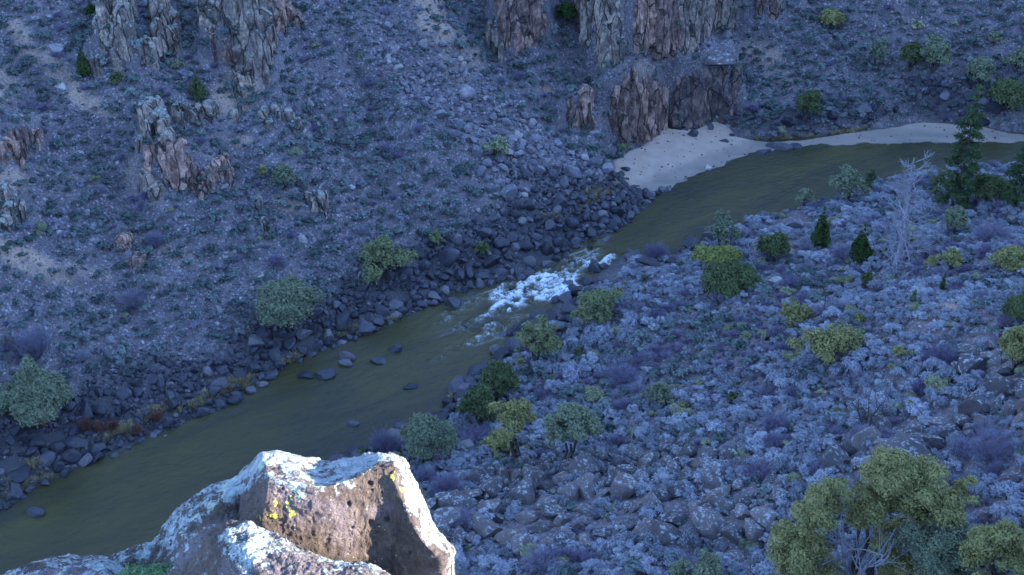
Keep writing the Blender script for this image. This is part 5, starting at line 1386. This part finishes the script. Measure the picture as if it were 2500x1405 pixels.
# ------------------------------------------------------------------ sunlit lichened boulders below the camera
def blanket(name, label, rows, res=34, smooth_it=2, amp=.030, seed=1, pits=(), yellow=(), group=None, zbot=79.5, edge_in=.55, hole_r=1.0):
    """rows (far to near) of columns (left to right) of (u, v, depth, lichen): a crust of rock hung over control points, closed down to the ground"""
    G = np.array([[[*P(a, b, c), d] for (a, b, c, d) in row] for row in rows])
    nr, nc = G.shape[:2]
    L = G[:, :1].copy(); L[..., 0] -= .25; L[..., 1] += .1; L[..., 2] = zbot
    Rr = G[:, -1:].copy(); Rr[..., 0] -= .03; Rr[..., 1] += .40; Rr[..., 2] -= .5
    R2 = Rr.copy(); R2[..., 2] = zbot
    G = np.concatenate([L, G, Rr, R2], 1)
    back = G[:1].copy(); back[..., 1] += edge_in; back[..., 2] -= .45
    back2 = back.copy(); back2[..., 2] = zbot
    front = G[-1:].copy(); front[..., 2] = zbot; front[..., 1] -= .1
    G = np.concatenate([back2, back, G, front], 0)
    nr, nc = G.shape[:2]
    # bilinear densify
    ti = np.linspace(0, nr - 1, (nr - 1) * res + 1); tj = np.linspace(0, nc - 1, (nc - 1) * res + 1)
    def lerp(A, t, ax):
        i = np.minimum(t.astype(int), A.shape[ax] - 2); f = t - i
        sh = [1] * A.ndim; sh[ax] = len(t); f = f.reshape(sh)
        return np.take(A, i, ax) * (1 - f) + np.take(A, i + 1, ax) * f
    A = lerp(lerp(G, ti, 0), tj, 1)
    for _ in range(smooth_it * 3):
        B = A.copy()
        B[1:-1, 1:-1] = (A[1:-1, 1:-1] * 2 + A[:-2, 1:-1] + A[2:, 1:-1] + A[1:-1, :-2] + A[1:-1, 2:]) / 6
        A = B
    V = A[..., :3]; lic = A[..., 3]
    def nrm(V):
        du = np.gradient(V, axis=0); dv_ = np.gradient(V, axis=1); n = np.cross(du, dv_); n /= np.linalg.norm(n, axis=2)[..., None] + 1e-9
        return n
    n = nrm(V)
    if n[nr * res // 2, nc * res // 2] @ (CAM - V[nr * res // 2, nc * res // 2]) < 0: n = -n
    x, y, z = V[..., 0].ravel(), V[..., 1].ravel(), V[..., 2].ravel()
    s = seed * 3.3
    d = amp * 1.9 * fbm(x * 1.7 + s, y * 1.7, z * 1.7, o=3, seed=seed) + amp * .9 * ridge(x * 4.2 + s, y * 4.2, z * 4.2, o=3, seed=seed + 5) \
        + amp * .7 * fbm(x * 14 + s, y * 14, z * 14, o=4, seed=seed + 9, g=.62) + amp * .24 * fbm(x * 50, y * 50, z * 50, o=3, seed=seed + 19, g=.7)
    # small chipped steps
    st = fbm(x * 3 + s, y * 3, z * 3, o=3, seed=seed + 30); d += amp * .9 * (np.floor(st * 3) / 3 - st)
    d = d.reshape(lic.shape)
    pu, pv, _ = proj(V.reshape(-1, 3)); pu = pu.reshape(lic.shape); pv = pv.reshape(lic.shape)
    for (a, b, rr_, dp) in pits:
        q = np.hypot(pu - a, (pv - b)); d -= dp * (1 - sst(.4, 1.0, q / rr_))
    yel = np.zeros_like(lic)
    for (a, b, ra, rb) in yellow: yel = np.maximum(yel, 1 - sst(.5, 1, np.sqrt(((pu - a) / ra) ** 2 + ((pv - b) / rb) ** 2)))
    V = V + n * d[..., None]
    me = mesh_np(name, V.reshape(-1, 3), gridF(*lic.shape)[:, ::-1], True, dict(lichen=lic.ravel(), yellow=yel.ravel()))
    return tag(link(name, me, M['lrock']), label, 'boulder', group)
# main boulder: ridge row, top edge row, face rows
ridge_ = [(262, 1364, 8.95, .8), (370, 1328, 8.95, .8), (430, 1244, 8.95, .85), (500, 1198, 8.9, .85), (590, 1166, 8.85, .9), (638, 1109, 8.75, .9), (700, 1117, 8.8, .95), (795, 1145, 8.85, .9), (862, 1132, 8.75, .95), (922, 1120, 8.62, .9), (962, 1130, 8.52, .8), (1006, 1222, 8.54, .9), (1048, 1312, 8.56, .9), (1092, 1364, 8.58, .8)]
edge_ = [(266, 1382, 8.85, .75), (378, 1362, 8.8, .6), (446, 1285, 8.75, .75), (512, 1236, 8.72, .8), (598, 1196, 8.62, .75), (655, 1163, 8.2, .55), (700, 1172, 8.22, .6), (765, 1196, 8.25, .75), (850, 1172, 8.3, .85), (915, 1138, 8.36, .5), (948, 1142, 8.38, .35), (984, 1224, 8.4, .65), (1026, 1316, 8.41, .7), (1078, 1370, 8.42, .45)]
mid_ = [(268, 1392, 8.9, .55), (382, 1380, 8.72, .55), (455, 1310, 8.58, .62), (532, 1262, 8.64, .5), (585, 1240, 8.72, .15), (646, 1225, 8.24, .22), (700, 1235, 8.26, .28), (770, 1245, 8.29, .30), (855, 1225, 8.34, .28), (915, 1190, 8.4, .25), (950, 1190, 8.42, .2), (985, 1270, 8.44, .2), (1025, 1345, 8.45, .2), (1076, 1384, 8.46, .25)]
low_ = [(270, 1410, 8.95, .5), (385, 1410, 8.55, .5), (460, 1350, 8.36, .55), (540, 1320, 8.40, .4), (590, 1305, 8.56, .15), (640, 1300, 8.32, .2), (700, 1320, 8.34, .22), (775, 1320, 8.37, .22), (860, 1310, 8.42, .24), (915, 1290, 8.48, .3), (955, 1290, 8.5, .22), (990, 1340, 8.52, .15), (1030, 1385, 8.53, .12), (1086, 1410, 8.54, .2)]
base_ = [(270, 1500, 9.1, .4), (385, 1500, 9.05, .4), (460, 1480, 9.1, .4), (540, 1460, 9.1, .3), (590, 1450, 9.1, .2), (640, 1450, 8.56, .2), (700, 1460, 8.58, .2), (780, 1460, 8.61, .2), (865, 1460, 8.66, .2), (920, 1450, 8.72, .2), (960, 1450, 8.74, .2), (1000, 1480, 8.76, .2), (1040, 1490, 8.77, .2), (1096, 1500, 8.78, .2)]
blanket('lichened_boulder', 'largest sunlit boulder with a brown pitted face and white lichen along its rims',
        [ridge_, edge_, mid_, low_, base_], 30, 1, .020, 2,
        pits=[(905, 1182, 8, .05), (950, 1152, 11, .07), (908, 1196, 5, .03), (932, 1202, 4, .03), (852, 1232, 7, .05), (945, 1270, 9, .03), (905, 1275, 9, .03), (690, 1195, 5, .02), (860, 1290, 6, .02), (1000, 1350, 6, .02)],
        yellow=[(645, 1262, 14, 14), (668, 1258, 14, 12), (712, 1252, 14, 16), (700, 1232, 10, 10), (712, 1215, 8, 8), (672, 1228, 7, 10), (672, 1208, 6, 8), (690, 1258, 8, 10), (958, 1165, 6, 20), (975, 1200, 6, 14), (1040, 1302, 8, 10), (760, 1190, 10, 6)])
blanket('lichened_boulder', 'front sunlit boulder, a low mound mottled with white lichen at the bottom edge',
        [[(395, 1420, 8.3, .5), (440, 1345, 8.3, .5), (500, 1292, 8.25, .5), (548, 1270, 8.2, .6), (605, 1268, 8.15, .8), (650, 1285, 8.1, .85), (702, 1302, 8.0, .75), (762, 1332, 7.95, .8), (832, 1357, 7.9, .85), (900, 1374, 7.85, .8), (952, 1402, 7.8, .7)],
         [(405, 1440, 8.15, .5), (455, 1375, 8.1, .4), (510, 1315, 8.0, .5), (560, 1300, 7.95, .75), (610, 1300, 7.92, .85), (655, 1315, 7.9, .85), (700, 1330, 7.85, .55), (760, 1355, 7.8, .5), (820, 1378, 7.75, .7), (885, 1395, 7.7, .7), (935, 1420, 7.7, .6)],
         [(410, 1470, 8.1, .4), (460, 1410, 8.0, .4), (520, 1360, 7.85, .55), (570, 1345, 7.75, .75), (615, 1345, 7.72, .8), (660, 1355, 7.72, .6), (705, 1370, 7.7, .4), (755, 1390, 7.66, .4), (810, 1405, 7.62, .45), (870, 1425, 7.6, .5), (920, 1450, 7.62, .5)],
         [(420, 1520, 8.1, .5), (470, 1460, 7.95, .5), (530, 1420, 7.75, .45), (580, 1405, 7.62, .5), (620, 1405, 7.58, .6), (665, 1415, 7.58, .5), (710, 1430, 7.58, .5), (755, 1450, 7.55, .5), (805, 1465, 7.55, .5), (860, 1480, 7.55, .5), (910, 1500, 7.6, .5)]],
        34, 2, .022, 5, edge_in=.25)
blanket('lichened_boulder', 'sunlit lichened slab at the lower left corner',
        [[(-60, 1425, 8.7, .7), (5, 1397, 8.7, .7), (60, 1376, 8.7, .7), (110, 1366, 8.7, .7), (200, 1369, 8.65, .7), (255, 1372, 8.6, .8), (288, 1398, 8.55, .85)],
         [(-60, 1450, 8.5, .7), (5, 1420, 8.5, .65), (60, 1398, 8.5, .75), (110, 1388, 8.5, .6), (200, 1388, 8.45, .55), (250, 1392, 8.4, .8), (284, 1420, 8.4, .8)],
         [(-60, 1500, 8.4, .6), (5, 1470, 8.4, .6), (60, 1440, 8.4, .6), (110, 1430, 8.4, .6), (200, 1430, 8.35, .6), (250, 1440, 8.3, .6), (284, 1470, 8.3, .6)]],
        34, 2, .022, 8)
# cushion of moss and small leaves in the gap
mp = []
r = np.random.default_rng(3)
for i in range(60):
    t = r.uniform(0, 1); a = 290 + 150 * t + r.normal() * 8; b = 1392 + 40 * r.random() - 26 * math.sin(t * 3.1) * r.random()
    mp.append(P(a, b + 14, 8.62 - .3 * r.random()))
mp = np.array(mp)
V, F = blobcloud(np.concatenate([mp, np.full((60, 3), .065)], 1), 30000, .011, r, .3)
o = link('moss_cushion', mesh_np('moss_cushion', V, F), M['moss']); tag(o, 'green grey leafy cushion in the gap between the sunlit boulders', 'plant')
for o in COL.objects:
    if 'label' in o and len(o['label'].split()) > 16: print('LONG', o.name, o['label'])
